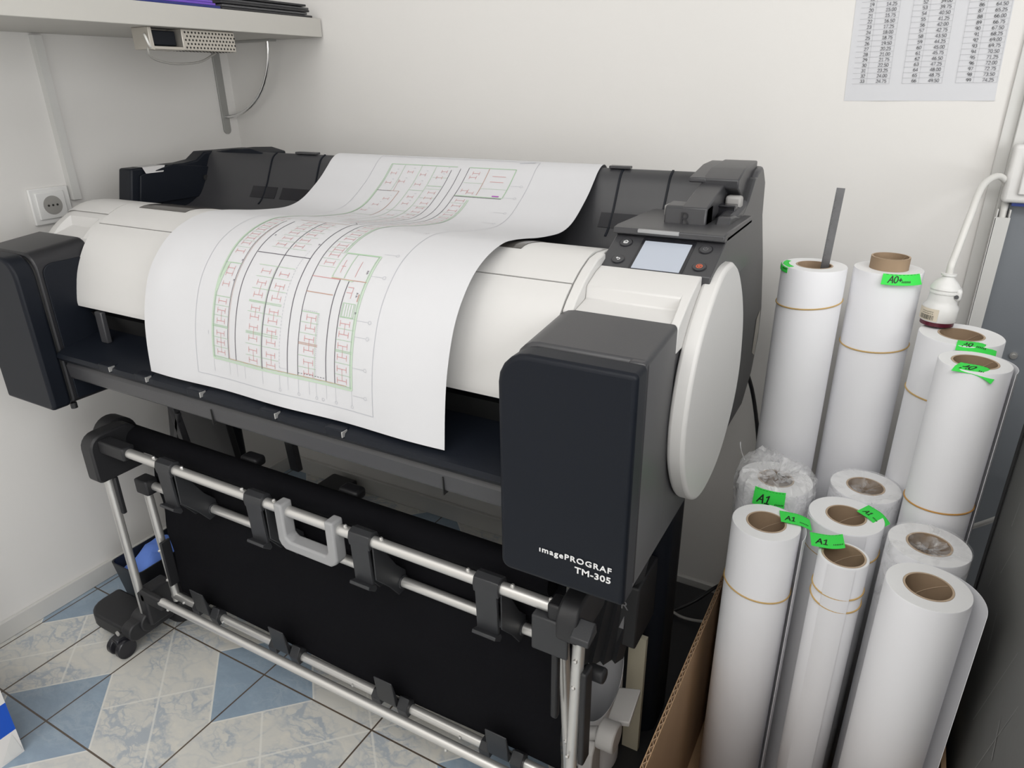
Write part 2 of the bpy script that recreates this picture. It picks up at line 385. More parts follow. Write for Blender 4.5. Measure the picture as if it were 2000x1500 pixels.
# main dark body under the covers
body = [(-.71,.80),(-.66,.765),(-.60,.70),(-.45,.655),(-.2,.63),(-.125,.68),(-.10,.75),(-.115,.80),(-.20,.93),(-.40,.938),(-.44,.952),(-.52,.962),(-.60,.955),(-.66,.93),(-.70,.88),(-.715,.83)]
XK = 1.329
MB().prism(body, 'x', XB+.001, XK-.001).prism([(-.66,.80),(-.60,.66),(-.2,.632),(-.125,.68),(-.10,.75),(-.115,.80),(-.20,.90),(-.66,.90)], 'x', XL+.02, XB+.001).prism([(-.66,.80),(-.60,.66),(-.2,.632),(-.125,.68),(-.10,.75),(-.115,.80),(-.20,.93),(-.49,.93),(-.49,.90),(-.66,.90)], 'x', XK-.001, XR-.02).build('body', M['navy'], PR, smooth=30)
side = [(-.80,.632),(-.20,.632),(-.14,.675),(-.112,.74),(-.118,.80),(-.17,.90),(-.245,1.008),(-.312,1.058),(-.33,1.058),(-.36,1.03),(-.40,1.012),(-.44,1.02),(-.47,1.022),(-.50,.998),(-.57,.965),(-.62,.935),(-.69,.925),(-.80,.925)]
MB().prism(side, 'x', XR-.022, XR-.003).build('side_panel', M['grey'], PR, bevel=.003)
sideL = [(-.80,.632),(-.20,.632),(-.14,.675),(-.112,.74),(-.118,.80),(-.17,.90),(-.30,.97),(-.50,.97),(-.60,.955),(-.69,.92),(-.80,.915)]
MB().prism(sideL, 'x', XL+.003, XL+.022).build('side_panel', M['grey'], PR, bevel=.003)
# ink tank covers
def ink_cover(x0, x1, right):
    r = (.012,.006,.006,.038) if right else (.006,.012,.038,.006)
    m = MB().prism(rrect(x0, x1, .634, .924, r), 'y', -.832, -.797)
    rb = (.012,.006,.006,.030) if right else (.006,.012,.030,.006)
    o = m.build('ink_tank_cover', M['navy'], PR, bevel=.009, bseg=3)
    b = MB().prism(rrect(x0+.002, x1-.002, .636, .925, rb), 'y', -.7945, -.690, top=rrect(x0+.002, x1-.002, .636, .936, rb))
    b.build('ink_tank_housing', M['grey'] if right else M['darkgrey'], PR, bevel=.004)
    MB().prism(rrect(x0+.004, x1-.004, .640, .918, rb), 'y', -.80, -.785).build('seam_gap', M['seam'], PR)
    return o
icr = ink_cover(XC, XR, True)
icl = ink_cover(XL, XB, False)
MB().cyl((XB-.012,-.79,.635), (XB-.012,-.79,.624), .006, 12).build('rubber_foot', M['blackpl'], PR)
# large side panel relief on the inner faces
MB().prism([(p[0], p[1]) for p in rrect(-.785, -.65, .645, .905, (.004,.004,.004,.02))], 'x', XB-.002, XB+.0012).build('inner_panel', M['navy'], PR, bevel=.001)
lt = MB()
add_text(lt, '\u0131magePROGRAF', .0106, (1.4625, -.8333, .6775), (1,0,0), (0,0,1), align='RIGHT', sx=1.12, space=1.19, bold=.00018, extr=.0003)
add_text(lt, 'TM-305', .0118, (1.4625, -.8333, .6635), (1,0,0), (0,0,1), align='RIGHT', sx=1.15, space=1.06, bold=.00022, extr=.0003)
lt.build('lettering', M['icon'], icr, smooth=0)['label'] = 'white model lettering'
# white top cover: two curved panels with a seam
CP = smooth2([(-.498,.963),(-.525,.974),(-.555,.982),(-.60,.9855),(-.64,.972),(-.662,.9595)], 4)
CF = smooth2([(-.664,.9583),(-.686,.942),(-.708,.914),(-.727,.877),(-.739,.833),(-.740,.818)], 4)
MB().prism(shell(CP, .012), 'x', XB, XK).build('rear_top_cover', M['white'], PR, smooth=50)
MB().prism(shell(CF, .008), 'x', XB, XK).build('front_top_cover', M['white'], PR, smooth=50)
MB().prism(shell([(-.655,.953),(-.672,.944)], .004), 'x', XB+.001, XK-.001).build('cover_seam', M['greyf'], PR)
def window(x0, x1):
    w = [p for p in CP if -.612 <= p[0] <= -.53]
    MB().prism(offset_poly(w, -.0010)+offset_poly(w, .002)[::-1], 'x', x0, x1).build('cover_window', M['window'], PR, smooth=50)
window(.404, .535); window(1.10, 1.228)
# fixed white ends
CE = CP[:-4]+[(-.634,.9715),(-.64,.969),(-.652,.963),(-.662,.9575),(-.672,.951),(-.682,.943),(-.692,.934)]
CR = CP[:-4]+[(-.634,.9715),(-.64,.969),(-.6505,.9635),(-.653,.945),(-.66,.943),(-.68,.937),(-.692,.933)]
le = MB()
secs = [(.205, .90, CE), (.212, .945, CE), (.228, .985, CE), (.240, 1.0, CE), (.2415, 1.0, CR), (.334, 1.0, CR), (.3355, 1.0, CE), (.3475, 1.0, CE)]
n = len(CE)
vs = []
for x, k, pr in secs:
    for (y, z) in pr: vs.append((x, -.60+(y+.60)*k, .90+(z-.90)*k))
    for (y, z) in pr[::-1]: vs.append((x, -.60+(y+.60)*k, .895))
m2 = 2*n
fs = [(i*m2+k, i*m2+(k+1)%m2, (i+1)*m2+(k+1)%m2, (i+1)*m2+k) for i in range(len(secs)-1) for k in range(m2)]
fs += [tuple(range(m2))[::-1], tuple(range((len(secs)-1)*m2, len(secs)*m2))]
le.add(vs, fs); le.build('left_end_cover', M['white'], PR, smooth=40)
ch = [(-.59,.96),(-.59,.9845),(-.615,.982),(-.64,.972),(-.662,.9595),(-.685,.942),(-.694,.933),(-.694,.90),(-.59,.90)]
rc = MB().prism(ch, 'x', XK+.0015, 1.344).prism([(-.606,.90),(-.606,.9725),(-.625,.968),(-.645,.9595),(-.665,.949),(-.685,.937),(-.694,.931),(-.694,.90)], 'x', 1.466, XR-.001)
lowp = [(-.606,.90),(-.606,.9725),(-.625,.968),(-.645,.9595)]
rc.prism(lowp+[(-.653,.9555),(-.656,.940),(-.694,.932),(-.694,.90)], 'x', 1.344, 1.466)
rc.prism([(-.498,.963),(-.525,.974),(-.555,.982),(-.592,.9845),(-.592,.90),(-.498,.90)], 'x', XK+.0015, 1.3375)
rc.build('right_housing', M['white'], PR, smooth=30, bevel=.0025)
# round white disc on the right side
DP = [(-.531,.976),(-.490,.955),(-.442,.907),(-.412,.852),(-.399,.781),(-.419,.720),(-.476,.668),(-.540,.650),(-.602,.657),(-.652,.691),(-.689,.743),(-.702,.788),(-.700,.834),(-.685,.882),(-.655,.925),(-.605,.963),(-.568,.976)]
dp = smooth2(DP+[DP[0]], 4)[:-1]
MB().prism(dp, 'x', XR-.002, 1.4985).build('side_disc', M['white'], PR, bevel=.005, bseg=3)
# rear roll unit (open trough)
BK = smooth2([(-.50,.957),(-.455,.953),(-.425,.945),(-.385,.945),(-.35,.962),(-.328,.99),(-.312,1.022),(-.298,1.048),(-.283,1.0575)], 4)
BKo = BK+[(-.268,1.054),(-.19,.945),(-.115,.80),(-.15,.78),(-.45,.90),(-.50,.94)]
ru = MB().prism(BKo, 'x', XL+.04, XR-.02)
RU = ru.build('roll_unit', M['grey'], PR, smooth=45)
def rib(x, w=.0035, h=.0016):
    seg = [p for p in BK if p[0] > -.36]
    MB().prism(offset_poly(seg, h)+offset_poly(seg, -.002)[::-1], 'x', x-w/2, x+w/2).build('trough_rib', M['navy'], RU, smooth=45)
for x in (.44, .58, 1.25, 1.335): rib(x)
sg = [p for p in BK if -.347 < p[0] < -.328]
for a, b in ((.40, .475), (.49, .60), (1.23, 1.332), (1.34, 1.43)):
    MB().prism(offset_poly(sg, .0012)+offset_poly(sg, -.002)[::-1], 'x', a, b).build('trough_slot', M['glossblack'], RU, smooth=45)
for a, b in ((.50,.56), (1.225,1.262)): MB().box(a,b,-.29,-.276,1.0575,1.062).build('rim_tab', M['grey'], RU, bevel=.001)
lp = [(-.52,.955),(-.50,1.036),(-.44,1.036),(-.37,1.036),(-.335,1.040),(-.31,1.056),(-.17,1.054),(-.13,1.03),(-.13,.85),(-.50,.90)]
ls = MB().prism(lp, 'x', XL+.002, XL+.045).build('roll_unit_side', M['navy'], PR, bevel=.004)
MB().prism([(-.40,1.037),(-.30,1.022),(-.28,.96),(-.50,.96),(-.485,1.022)], 'x', XL+.044, XL+.050).build('side_inset', M['navy'], ls, bevel=.002)
MB().cyl((XL+.049,-.325,1.0), (XL+.053,-.325,1.0), .006, 14).build('screw_hole', M['seam'], ls)
MB().add([(XL+.006,-.475,1.0368),(XL+.046,-.475,1.0368),(XL+.046,-.42,1.0368),(XL+.006,-.42,1.0368),(XL+.051,-.472,1.024),(XL+.051,-.43,1.024)], [(0,1,2,3),(1,4,5,2)]).build('tape_piece', M['tape'], ls, smooth=0)['label'] = 'pale strip of tape'
# black corner hump at the back left
MB().prism([(XL+.045,1.054),(.30,1.062),(.36,1.064),(.40,1.056),(.40,1.03),(XL+.045,1.0)], 'y', -.29, -.22).build('rim_hump', M['navy'], PR, bevel=.003)
# right side back cover and roll lever
MB().prism([(-.47,.99),(-.455,1.02),(-.36,1.03),(-.31,1.066),(-.27,1.070),(-.24,1.045),(-.22,.96),(-.40,.95)], 'x', 1.452, 1.4745).build('rear_side_cover', M['grey'], PR, bevel=.006)
blk = [(-.37,1.046),(-.372,1.058),(-.335,1.070),(-.25,1.074),(-.245,1.04),(-.30,1.0),(-.335,1.03)]
lev = MB().prism(blk, 'x', 1.405, 1.456).prism([(-.372,1.052),(-.372,1.059),(-.30,1.071),(-.25,1.072),(-.25,1.06)], 'x', 1.385, 1.41)
lev.prism([(-.458,1.030),(-.435,1.036),(-.36,1.054),(-.34,1.04),(-.36,1.02),(-.435,1.004),(-.458,1.004)], 'x', 1.402, 1.437)
LV = lev.build('release_lever', M['grey'], PR, bevel=.002)
g = MB().prism([(-.462,1.003),(-.459,1.027),(-.455,1.031),(-.425,1.033),(-.425,1.003)], 'x', 1.379, 1.437).build('lever_grip', M['grey'], LV, bevel=.0025)
rt = MB(); add_text(rt, 'R', .024, (1.4085, -.4632, 1.0075), (1,0,0), (0,.12,.992), align='CENTER', extr=.0004, bold=-.0001)
rt.build('letter', M['glossblack'], g, smooth=0)
MB().box(1.36,1.395,-.40,-.372,1.004,1.022).build('lever_stop', M['adapter'], LV, bevel=.002)
MB().box(1.442,1.470,-.425,-.41,.99,1.030).box(1.442,1.470,-.43,-.41,1.028,1.031).build('spool_slot', M['glossblack'], PR, bevel=.002)
MB().box(1.449,1.472,-.402,-.385,1.022,1.040).build('spool_end', M['adapter'], PR, bevel=.004)
# control panel
cp = MB().prism([(-.572,.9625),(-.505,.9935),(-.498,.998),(-.35,.998),(-.35,.93),(-.572,.93)], 'x', 1.330, 1.4765)
CPN = cp.build('control_panel', M['grey'], PR, bevel=.0012)
MB().prism([(-.517,.9945),(-.516,1.0025),(-.50,1.0045),(-.35,1.0025),(-.35,.992),(-.497,.992)], 'x', 1.327, 1.4765).build('panel_lid', M['grey'], CPN, bevel=.0015)
MB().prism([(-.5185,.998),(-.5180,1.0020),(-.514,1.0030),(-.514,.997)], 'x', 1.362, 1.418).build('lid_grip', M['handle'], CPN, bevel=.0008)
MB().prism([(-.509,.9915),(-.513,.996),(-.50,.997),(-.497,.993)], 'x', 1.331, 1.476).build('lid_shadow_gap', M['glossblack'], CPN)
pt = Vector((0,.067,.031)); pl_ = pt.length; pe = pt.normalized(); pn = Vector((0,-pe.z,pe.y))
def pan(x, t, h=0.0): p = Vector((x, -.572, .9625))+pt*t+pn*h; return p
def panel_slab(name, m, x0, x1, t0, t1, h0, h1, bv=0):
    mb = MB(); vs = [pan(x,t,h) for h in (h0,h1) for x,t in ((x0,t0),(x1,t0),(x1,t1),(x0,t1))]
    mb.add(vs, [(0,3,2,1),(4,5,6,7),(0,1,5,4),(1,2,6,5),(2,3,7,6),(3,0,4,7)]); return mb.build(name, m, CPN, bevel=bv)
panel_slab('screen_bezel', M['glossblack'], 1.3705, 1.441, -.03, .90, -.001, .0008)
panel_slab('screen', M['screen'], 1.3745, 1.437, .01, .80, 0, .0014)
def button(name, x, t, icon, mi):
    p = pan(x, t); mb = MB()
    mb.cyl(p-pn*.001, p+pn*.0006, .0092, 24, 1); mb.cyl(p, p+pn*.0016, .0078, 24, 0)
    o = mb.build(name, [M['grey'], M['glossblack']], CPN)
    ic = MB(); q = p+pn*.0019; ex = Vector((1,0,0))
    def line(pts, w=.0006, closed=False):
        P3 = [q+ex*a*.001+pe*b*.001 for a, b in pts]
        if closed: P3.append(P3[0])
        for a, b in zip(P3, P3[1:]):
            d_ = (b-a).normalized(); s_ = d_.cross(pn)*w
            ic.add([a+s_, b+s_, b-s_, a-s_], [(0,1,2,3)])
    icon(line); ic.build('icon', mi, o, smooth=0); return o
def circ(r, a0=0, a1=360, k=16): return [(r*math.cos(math.radians(a0+(a1-a0)*i/k)), r*math.sin(math.radians(a0+(a1-a0)*i/k))) for i in range(k+1)]
button('home_button', 1.3495, .71, lambda L: (L([(-3.4,.2),(0,3.2),(3.4,.2)], .0006), L([(-2.4,1),(-2.4,-2.8),(2.4,-2.8),(2.4,1)], .0006), L([(-.8,-2.4),(-.8,-.3),(.8,-.3),(.8,-2.4)], .0004)), M['icon'])
button('back_button', 1.3515, .215, lambda L: (L([(-2.6,1.2),(1.6,1.2),(2.6,.2),(2.6,-1.0),(1.6,-2),(-.5,-2)], .0006), L([(-1,2.6),(-2.6,1.2),(-1,-.2)], .0006)), M['icon'])
button('power_button', 1.456, .72, lambda L: (L(circ(2.8, 125, 415), .0004), L([(0,3.4),(0,.4)], .0004)), M['icondim'])
button('stop_button', 1.458, .235, lambda L: (L(circ(3.6), .0006), L([(-1.8,1.4),(1.8,1.4),(0,-2)], .0005, True), L([(-2.5,-2.5),(2.5,2.5)], .0004)), M['iconred'])
CPN.location += Vector((.010, -.033, .009)); LV.location += Vector((.010, -.033, .0045))
# output tray and front beam
tr = [(-.60,.772),(-.70,.762),(-.785,.748),(-.800,.7425),(-.803,.735),(-.797,.727),(-.785,.724),(-.60,.74)]
TR = MB().prism(tr, 'x', XB+.002, XC-.002).build('output_tray', M['navy'], PR, smooth=40)
for x in (.50, .60, .735, .90, 1.03):
    MB().box(x-.017, x+.017, -.8045, -.785, .735, .7475).build('tray_guide', M['navy'], TR, bevel=.002)
    MB().box(x+.016, x+.0175, -.806, -.795, .738, .7465).build('guide_edge', M['alu'], TR)
fb = [(-.785,.726),(-.792,.715),(-.790,.690),(-.775,.682),(-.60,.675),(-.60,.74)]
FB = MB().prism(fb, 'x', XB+.002, XC-.002).build('front_beam', M['grey'], PR, bevel=.003)
for x in (.752, 1.205): MB().box(x,x+.0015,-.7935,-.78,.684,.712).build('panel_joint', M['seam'], FB)
MB().prism([(-.72,.80),(-.70,.76),(-.60,.765),(-.60,.81)], 'x', XB+.001, XC-.001).build('paper_slot', M['seam'], PR)
MB().box(.405,.425,-.745,-.735,.755,.815).build('cutter_post', M['grey'], PR, bevel=.002)
# stand
def column(xc):
    c = [(xc+.037*math.cos(a)*(1 if abs(math.cos(a)) < .8 else 1), -.45+.055*math.sin(a)) for a in [2*PI*k/28 for k in range(28)]]
    c = [(xc+max(-.037, min(.037, (x-xc)*1.25)), y) for x, y in c]
    MB().prism(c, 'z', .06, .66).build('stand_column', M['navy'], PR, smooth=40)
column(1.402); column(.285)
def foot(x0, x1, y0):
    MB().prism(rrect(x0, x1, y0, -.04, (.03,.03,.01,.01)), 'z', .0, .062).build('stand_foot', M['blackpl'], PR, bevel=.006)
foot(1.335, 1.472, -.74); foot(.236, .335, -.69)
MB().box(.30, 1.38, -.47, -.43, .10, .17).build('stand_crossbar', M['navy'], PR, bevel=.004)
MB().box(1.388, 1.426, -.60, -.505, .35, .47).build('column_bracket', M['blackpl'], PR, bevel=.003)
rl = MB(); add_text(rl, 'R', .022, (1.404, -.6008, .425), (1,0,0), (0,0,1), align='CENTER', extr=.0002)
rl.add([(1.397,-.601,.385),(1.405,-.601,.385),(1.405,-.601,.412)], [(0,1,2)])
rl.build('bracket_mark', M['icondim'], PR, smooth=0)
MB().prism([(.545,.69),(.575,.69),(.60,.40),(.575,.40)], 'y', -.50, -.485).build('support_strut', M['grey'], PR, bevel=.002)
MB().prism([(.335,.69),(.355,.69),(.405,.44),(.388,.44)], 'y', -.62, -.605).prism([(.355,.47),(.385,.55),(.395,.55),(.37,.47)], 'y', -.62, -.61).build('support_strut', M['grey'], PR, bevel=.002)
MB().prism([(.30,.69),(.475,.69),(.455,.58),(.48,.42),(.25,.42),(.275,.55)], 'y', -.56, -.545).build('stand_panel', M['blackpl'], PR, bevel=.002)
st = MB().add([(1.4755,-.16,.79),(1.4755,-.135,.80),(1.4755,-.122,.755),(1.4755,-.135,.71),(1.4755,-.165,.725)], [(0,1,2,3,4)])
st.build('rating_sticker', M['galv'], PR, smooth=0)['label'] = 'small silver sticker'

# ------------------------------------------------------------------ printed sheet
PROF = [(-.790,.752),(-.786,.80),(-.779,.845),(-.767,.885),(-.752,.917),(-.731,.944),(-.703,.968),(-.667,.9845),(-.628,.9925),(-.597,.9915),(-.565,.9875),(-.53,.982),(-.49,.9775),(-.45,.975),(-.42,.978),(-.395,.986),(-.37,.9995),(-.34,1.019),(-.317,1.038),(-.300,1.0525),(-.282,1.061),(-.266,1.060),(-.250,1.045),(-.235,1.02)]
SP = [(p.y, p.z) for p in smooth_path([(0,a,b) for a,b in PROF], 5)]
SL = [0.0]
for a, b in zip(SP, SP[1:]): SL.append(SL[-1]+math.hypot(b[0]-a[0], b[1]-a[1]))
def sheet(x, s, h=0.0):
    s = max(0, min(SL[-1]-1e-6, s)); i = 0
    lo, hi = 0, len(SL)-2
    while lo < hi:
        mid = (lo+hi+1)//2
        if SL[mid] <= s: lo = mid
        else: hi = mid-1
    i = lo; t = (s-SL[i])/(SL[i+1]-SL[i]); a, b = Vector(SP[i]), Vector(SP[i+1]); d_ = (b-a).normalized()
    p = a+(b-a)*t; nrm = Vector((-d_.y, d_.x))
    # gentle waviness of the hanging part
    w = .0022*math.exp(-(s/.16)**2)*math.sin((x-.61)*26+s*9) if s < .4 else 0.0
    w += .0035*math.exp(-((x-.645)/.03)**2-((s-.17)/.05)**2)
    p = p+nrm*(h+w)
    return (x, p.x, p.y)
SHT = empty('printed_plan_sheet', (.91, -.55, .95), 'white printed floor plan sheet draped over the printer top', 'sheet of paper')
SX0, SX1 = .613, 1.2095
sm = MB(); NX = 40
vs = [sheet(SX0+(SX1-SX0)*k/NX, s) for s in SL[:-1]+[SL[-1]-2e-6] for k in range(NX+1)]
fs = [(i*(NX+1)+k, i*(NX+1)+k+1, (i+1)*(NX+1)+k+1, (i+1)*(NX+1)+k) for i in range(len(SL)-1) for k in range(NX)]
sm.add(vs, fs)
so = sm.build('paper', M['paper'], SHT, smooth=180)
sd = so.modifiers.new('thick', 'SOLIDIFY'); sd.thickness = .00035; sd.offset = -1
# plan drawing: thin ink strips following the sheet
pm = MB(); PMATS = [M[k] for k in ('pgreen','pgreenl','pred','pdark','pgrey','pbrown','ppurple')]
G, GL, RD, DK, GY, BR, PU = range(7)
def strip(x0, s0, x1, s1, w, mi, h=.0005):
    L_ = math.hypot(x1-x0, s1-s0)
    if L_ < 1e-6: return
    n_ = max(1, int(abs(s1-s0)/.006), int(abs(x1-x0)/.02)); nx, ns = -(s1-s0)/L_*w/2, (x1-x0)/L_*w/2
    vs, fs = [], []
    for i in range(n_+1):
        t = i/n_; x = x0+(x1-x0)*t; s = s0+(s1-s0)*t
        vs += [sheet(x+nx, s+ns, h), sheet(x-nx, s-ns, h)]
    for i in range(n_): fs.append((2*i, 2*i+1, 2*i+3, 2*i+2))
    pm.add(vs, fs, mi)
def rect(x0, x1, s0, s1, w, mi, h=.0005):
    strip(x0,s0,x1,s0,w,mi,h); strip(x0,s1,x1,s1,w,mi,h); strip(x0,s0,x0,s1,w,mi,h); strip(x1,s0,x1,s1,w,mi,h)
def dash(x0, s0, x1, s1, w, mi, n_=30):
    for i in range(n_):
        a, b = i/n_, (i+.55)/n_; strip(x0+(x1-x0)*a, s0+(s1-s0)*a, x0+(x1-x0)*b, s0+(s1-s0)*b, w, mi)
def hsym(x, s, wx=.0085, hs=.0055):
    strip(x-wx, s-hs*.75, x-wx, s+hs*.75, .0007, RD, .0006); strip(x+wx, s-hs*.75, x+wx, s+hs*.75, .0007, RD, .0006); strip(x-wx, s, x+wx, s, .0007, RD, .0006)
def isym(x, s, wx=.0085, hs=.0055):
    strip(x-wx, s-hs, x+wx, s-hs, .0006, RD, .0006)
def pillar(x, s0, s1, step, wx=.0095):
    """column of parking bay symbols: an H turned on its side at every bay"""
    n_ = int(round((s1-s0)/step))
    for i in range(n_+1):
        s = s0+(s1-s0)*i/max(1,n_)
        strip(x-wx, s-.0042, x-wx, s+.0042, .0007, RD, .0006); strip(x+wx, s-.0042, x+wx, s+.0042, .0007, RD, .0006)
        strip(x-wx, s, x+wx, s, .0007, RD, .0006)
        if i % 2 == 0 and i < n_: strip(x+.001, s, x+.001, s+(s1-s0)/n_, .0007, RD, .0006)
def ring(x, s, r, mi):
    p = [(x+r*math.cos(2*PI*k/10), s+r*math.sin(2*PI*k/10)) for k in range(11)]
    for a, b in zip(p, p[1:]): strip(a[0],a[1],b[0],b[1],.0005,mi)
# sheet frame
rect(.735, 1.092, .0212, .692, .0007, GY)
# building outline
OX0, OX1, OS0 = .774, 1.0545, .0518
strip(OX0,OS0,OX1,OS0,.0030,GL); strip(OX0,OS0+.0035,OX1,OS0+.0035,.0012,G)
strip(OX0,OS0,OX0,.60,.0030,GL); strip(OX0+.003,OS0,OX0+.003,.667,.0010,G); strip(OX0,.60,OX0,.667,.0014,G)
strip(OX1,OS0,OX1,.249,.0030,GL); strip(OX1-.003,OS0,OX1-.003,.249,.0010,G)
strip(.993,.249,OX1,.249,.0022,G); strip(.990,.206,1.030,.203,.0018,GL); strip(.990,.206,.993,.249,.0018,GL); strip(1.012,.206,1.014,.249,.0010,G)
strip(.990,.249,.990,.588,.0022,GL); strip(.987,.249,.987,.588,.0008,G)
strip(.9546,.598,1.0535,.598,.0016,G); strip(.9546,.596,1.0535,.596,.0010,DK); strip(1.0545,.598,1.0545,.668,.0016,G)
strip(.9553,.668,1.0545,.668,.0014,G); strip(OX0,.668,.929,.668,.0014,G)
# inner brownish line along the bottom
strip(.81,.0560,1.045,.0560,.0010,BR); strip(.99,.2045,1.0535,.2045,.0012,BR)
# main dark road lines
strip(.8095,.0555,.8095,.32,.0009,DK); strip(.8118,.0555,.8118,.30,.0006,BR)
strip(.8265,.056,.8270,.32,.0013,DK); strip(.8843,.0537,.8843,.33,.0013,DK)
strip(.9350,.0545,.9350,.345,.0013,DK); strip(.9546,.0543,.9546,.598,.0011,DK); strip(.9546,.598,.9553,.667,.0010,DK)
strip(1.0068,.0546,1.0068,.2035,.0013,DK); strip(1.0232,.0547,1.0232,.203,.0012,DK)
strip(.8285,.2300,.9351,.2300,.0012,DK); strip(.8285,.3325,.9300,.3325,.0010,BR)
strip(.9375,.345,.9375,.664,.0010,DK); strip(.9185,.345,.9185,.66,.0010,DK); strip(.9350,.345,.9185,.36,.0008,DK)
strip(.8290,.50,.8290,.5985,.0012,BR); strip(.8290,.5985,.800,.5985,.0008,BR); strip(.815,.5985,.811,.63,.0007,BR)
strip(.955,.1793,1.004,.1793,.0012,BR); strip(.955,.2035,1.007,.2033,.0009,RD)
# dashed aisles
dash(.9195,.062,.9195,.215,.0007,GY); dash(.9195,.215,.9250,.245,.0007,GY,8); dash(.9195,.0615,.935,.0615,.0007,GY,6); dash(.988,.06,.988,.150,.0007,GY); dash(.954,.152,.985,.152,.0008,GY,8); dash(.955,.060,1.006,.060,.0008,DK,10)
# bay grid lines (green) per column
def bays(x0, x1, ss, mi=G, w=.0006):
    for s in ss: strip(x0, s, x1, s, w, mi)
colL = [.0636,.0792,.0937,.1124,.1287,.1429]
for i, s in enumerate(colL): hsym(.7930, s)
bays(.775,.810,[(a+b)/2 for a,b in zip(colL,colL[1:])]); bays(.775,.810,[.1035,.1055,.150],G,.0009)
for a, b in ((.0636,.0792),(.0937,.0792),(.1124,.1287)): strip(.7935,a,.7935,b,.0006,RD)
for s in (.17,.187,.196): hsym(.793, s, .007)
strip(.775,.157,.783,.205,.0060,GL); strip(.775,.205,.810,.205,.0012,G)
for s in (.2268,.2434,.255,.2660,.2797,.292,.305,.32,.335): hsym(.7925, s)
bays(.775,.810,[.235,.249,.2605,.273,.286,.299,.3125,.328,.343],GL)
M1 = [.0632,.0789,.0966,.1136,.1285,.1420,.1616,.1804,.1992]
for s in M1: hsym(.8655, s)
for a, b in zip(M1[::2], M1[1::2]): strip(.8665,a,.8665,b,.0006,RD)
bays(.850,.884,[.0705,.0880,.1050,.136,.152,.171,.190],G); bays(.850,.915,[.1035,.1065,.1505,.1525],G,.0008); bays(.846,.884,[.209],GL,.0012)
for s in M1: hsym(.9025, s-.0012)
for a, b in zip(M1[::2], M1[1::2]): strip(.9035,a,.9035,b,.0006,RD)
bays(.885,.918,[.0705,.0880,.1200,.136,.171,.190],G); bays(.885,.918,[.209],GL,.0012)
strip(.8820,.0537,.8820,.21,.0008,GL)
for s in (.2500,.2649,.2808,.295,.309,.322): hsym(.8625, s); hsym(.8985, s)
bays(.848,.918,[.2435,.2575,.273,.288,.302,.316],GL)
RM = [.0613,.0784,.0955,.1120,.1272,.1426]
for s in RM: hsym(.9742, s)
for a, b in zip(RM[::2], RM[1::2]): strip(.9745,a,.9745,b,.0006,RD)
bays(.955,.988,[.070,.087,.1195,.135],G); bays(.955,.990,[.1035,.1055],BR,.0009); bays(.955,.988,[.150],G,.0010)
strip(.9855,.057,.9855,.150,.0007,GL)
RR = [.0626,.0794,.0958,.1120,.1279,.1428]
for s in RR: hsym(1.0365, s)
for a, b in zip(RR[::2], RR[1::2]): strip(1.0370,a,1.0370,b,.0006,RD)
bays(1.0235,1.054,[.071,.0876,.120,.1355,.151],G); bays(1.0235,1.054,[.1035,.1055],G,.0009)
# stair block
for k in range(5): strip(1.028+.0045*k, .153, 1.028+.0045*k, .170, .0008, G)
rect(1.026,1.0485,.152,.171,.0008,G)
for s in (.186,.194): strip(1.026, s, 1.036, s, .0007, RD)
strip(1.036,.178,1.036,.194,.0007,RD); strip(1.049,.175,1.049,.186,.0016,BR)
strip(1.030,.210,1.030,.236,.0008,RD); strip(1.001,.214,1.001,.236,.0007,RD); strip(.998,.225,1.006,.225,.0007,RD)
for x, s in ((1.046,.222),(1.046,.219),(1.044,.187),(1.044,.183),(1.05,.160),(.806,.212),(.806,.178),(.832,.27),(.93,.26)):
    strip(x, s, x+.003, s, .0010, DK); strip(x, s-.0016, x+.0025, s-.0016, .0006, DK)
for s in (.2280,.2424,.253,.2639,.2808,.295,.31,.325,.34): hsym(.9735, s)
bays(.956,.988,[.221,.235,.248,.258,.272,.288,.303,.318,.333],GL)
for s in (.36,.375,.39,.405,.42,.435,.45,.465,.48,.495,.51,.525,.54,.555,.57,.585): hsym(.9735, s)
bays(.956,.988,[.368,.398,.428,.458,.488,.518,.532,.548,.578],GL)
# upper half of the plan (behind the dip)
for s in (.36,.375,.39,.405,.42,.435,.45,.465,.48,.495,.51,.525,.54,.555,.57,.585,.60): hsym(.9030, s, .0075)
for s in (.40,.43,.46,.49,.53,.56,.585,.61,.64): strip(.884, s, .9175, s, .0008, GL)
strip(.8815,.36,.8815,.668,.0014,GL); strip(.8480,.53,.8480,.668,.0012,GL); strip(.8080,.60,.8080,.668,.0010,GL)
strip(.8480,.53,.8515,.40,.0010,GL); strip(.775,.505,.83,.505,.0010,GL); strip(.835,.54,.8815,.54,.0009,GL)
strip(OX0,.598,.81,.598,.0009,DK); strip(.884,.618,.916,.618,.0012,G); strip(.848,.604,.8815,.604,.0008,G)
for x, s in ((.79,.62),(.79,.645),(.82,.625),(.828,.65),(.86,.62),(.86,.645),(.90,.64),(.905,.655),(.80,.555),(.79,.53),(.812,.575),(.863,.565),(.863,.585),(.865,.515),(.868,.49),(.80,.475),(.805,.45),(.85,.43),(.86,.41),(.80,.42),(.79,.40)):
    hsym(x, s, .006, .005); strip(x+.004, s+.010, x+.008, s+.010, .0008, GY)
strip(.9990,.602,.9990,.667,.0012,BR); strip(.957,.632,.999,.632,.0008,GL); strip(.999,.62,1.053,.62,.0007,GL)
for s in (.637,.650): strip(1.012, s, 1.04, s, .0009, RD)
for x, s in ((.975,.655),(.972,.645),(.97,.612),(.983,.607)): hsym(x, s, .007)
strip(1.032,.602,1.046,.602,.0030,PU)
strip(1.053,.686,1.083,.690,.0022,GY)
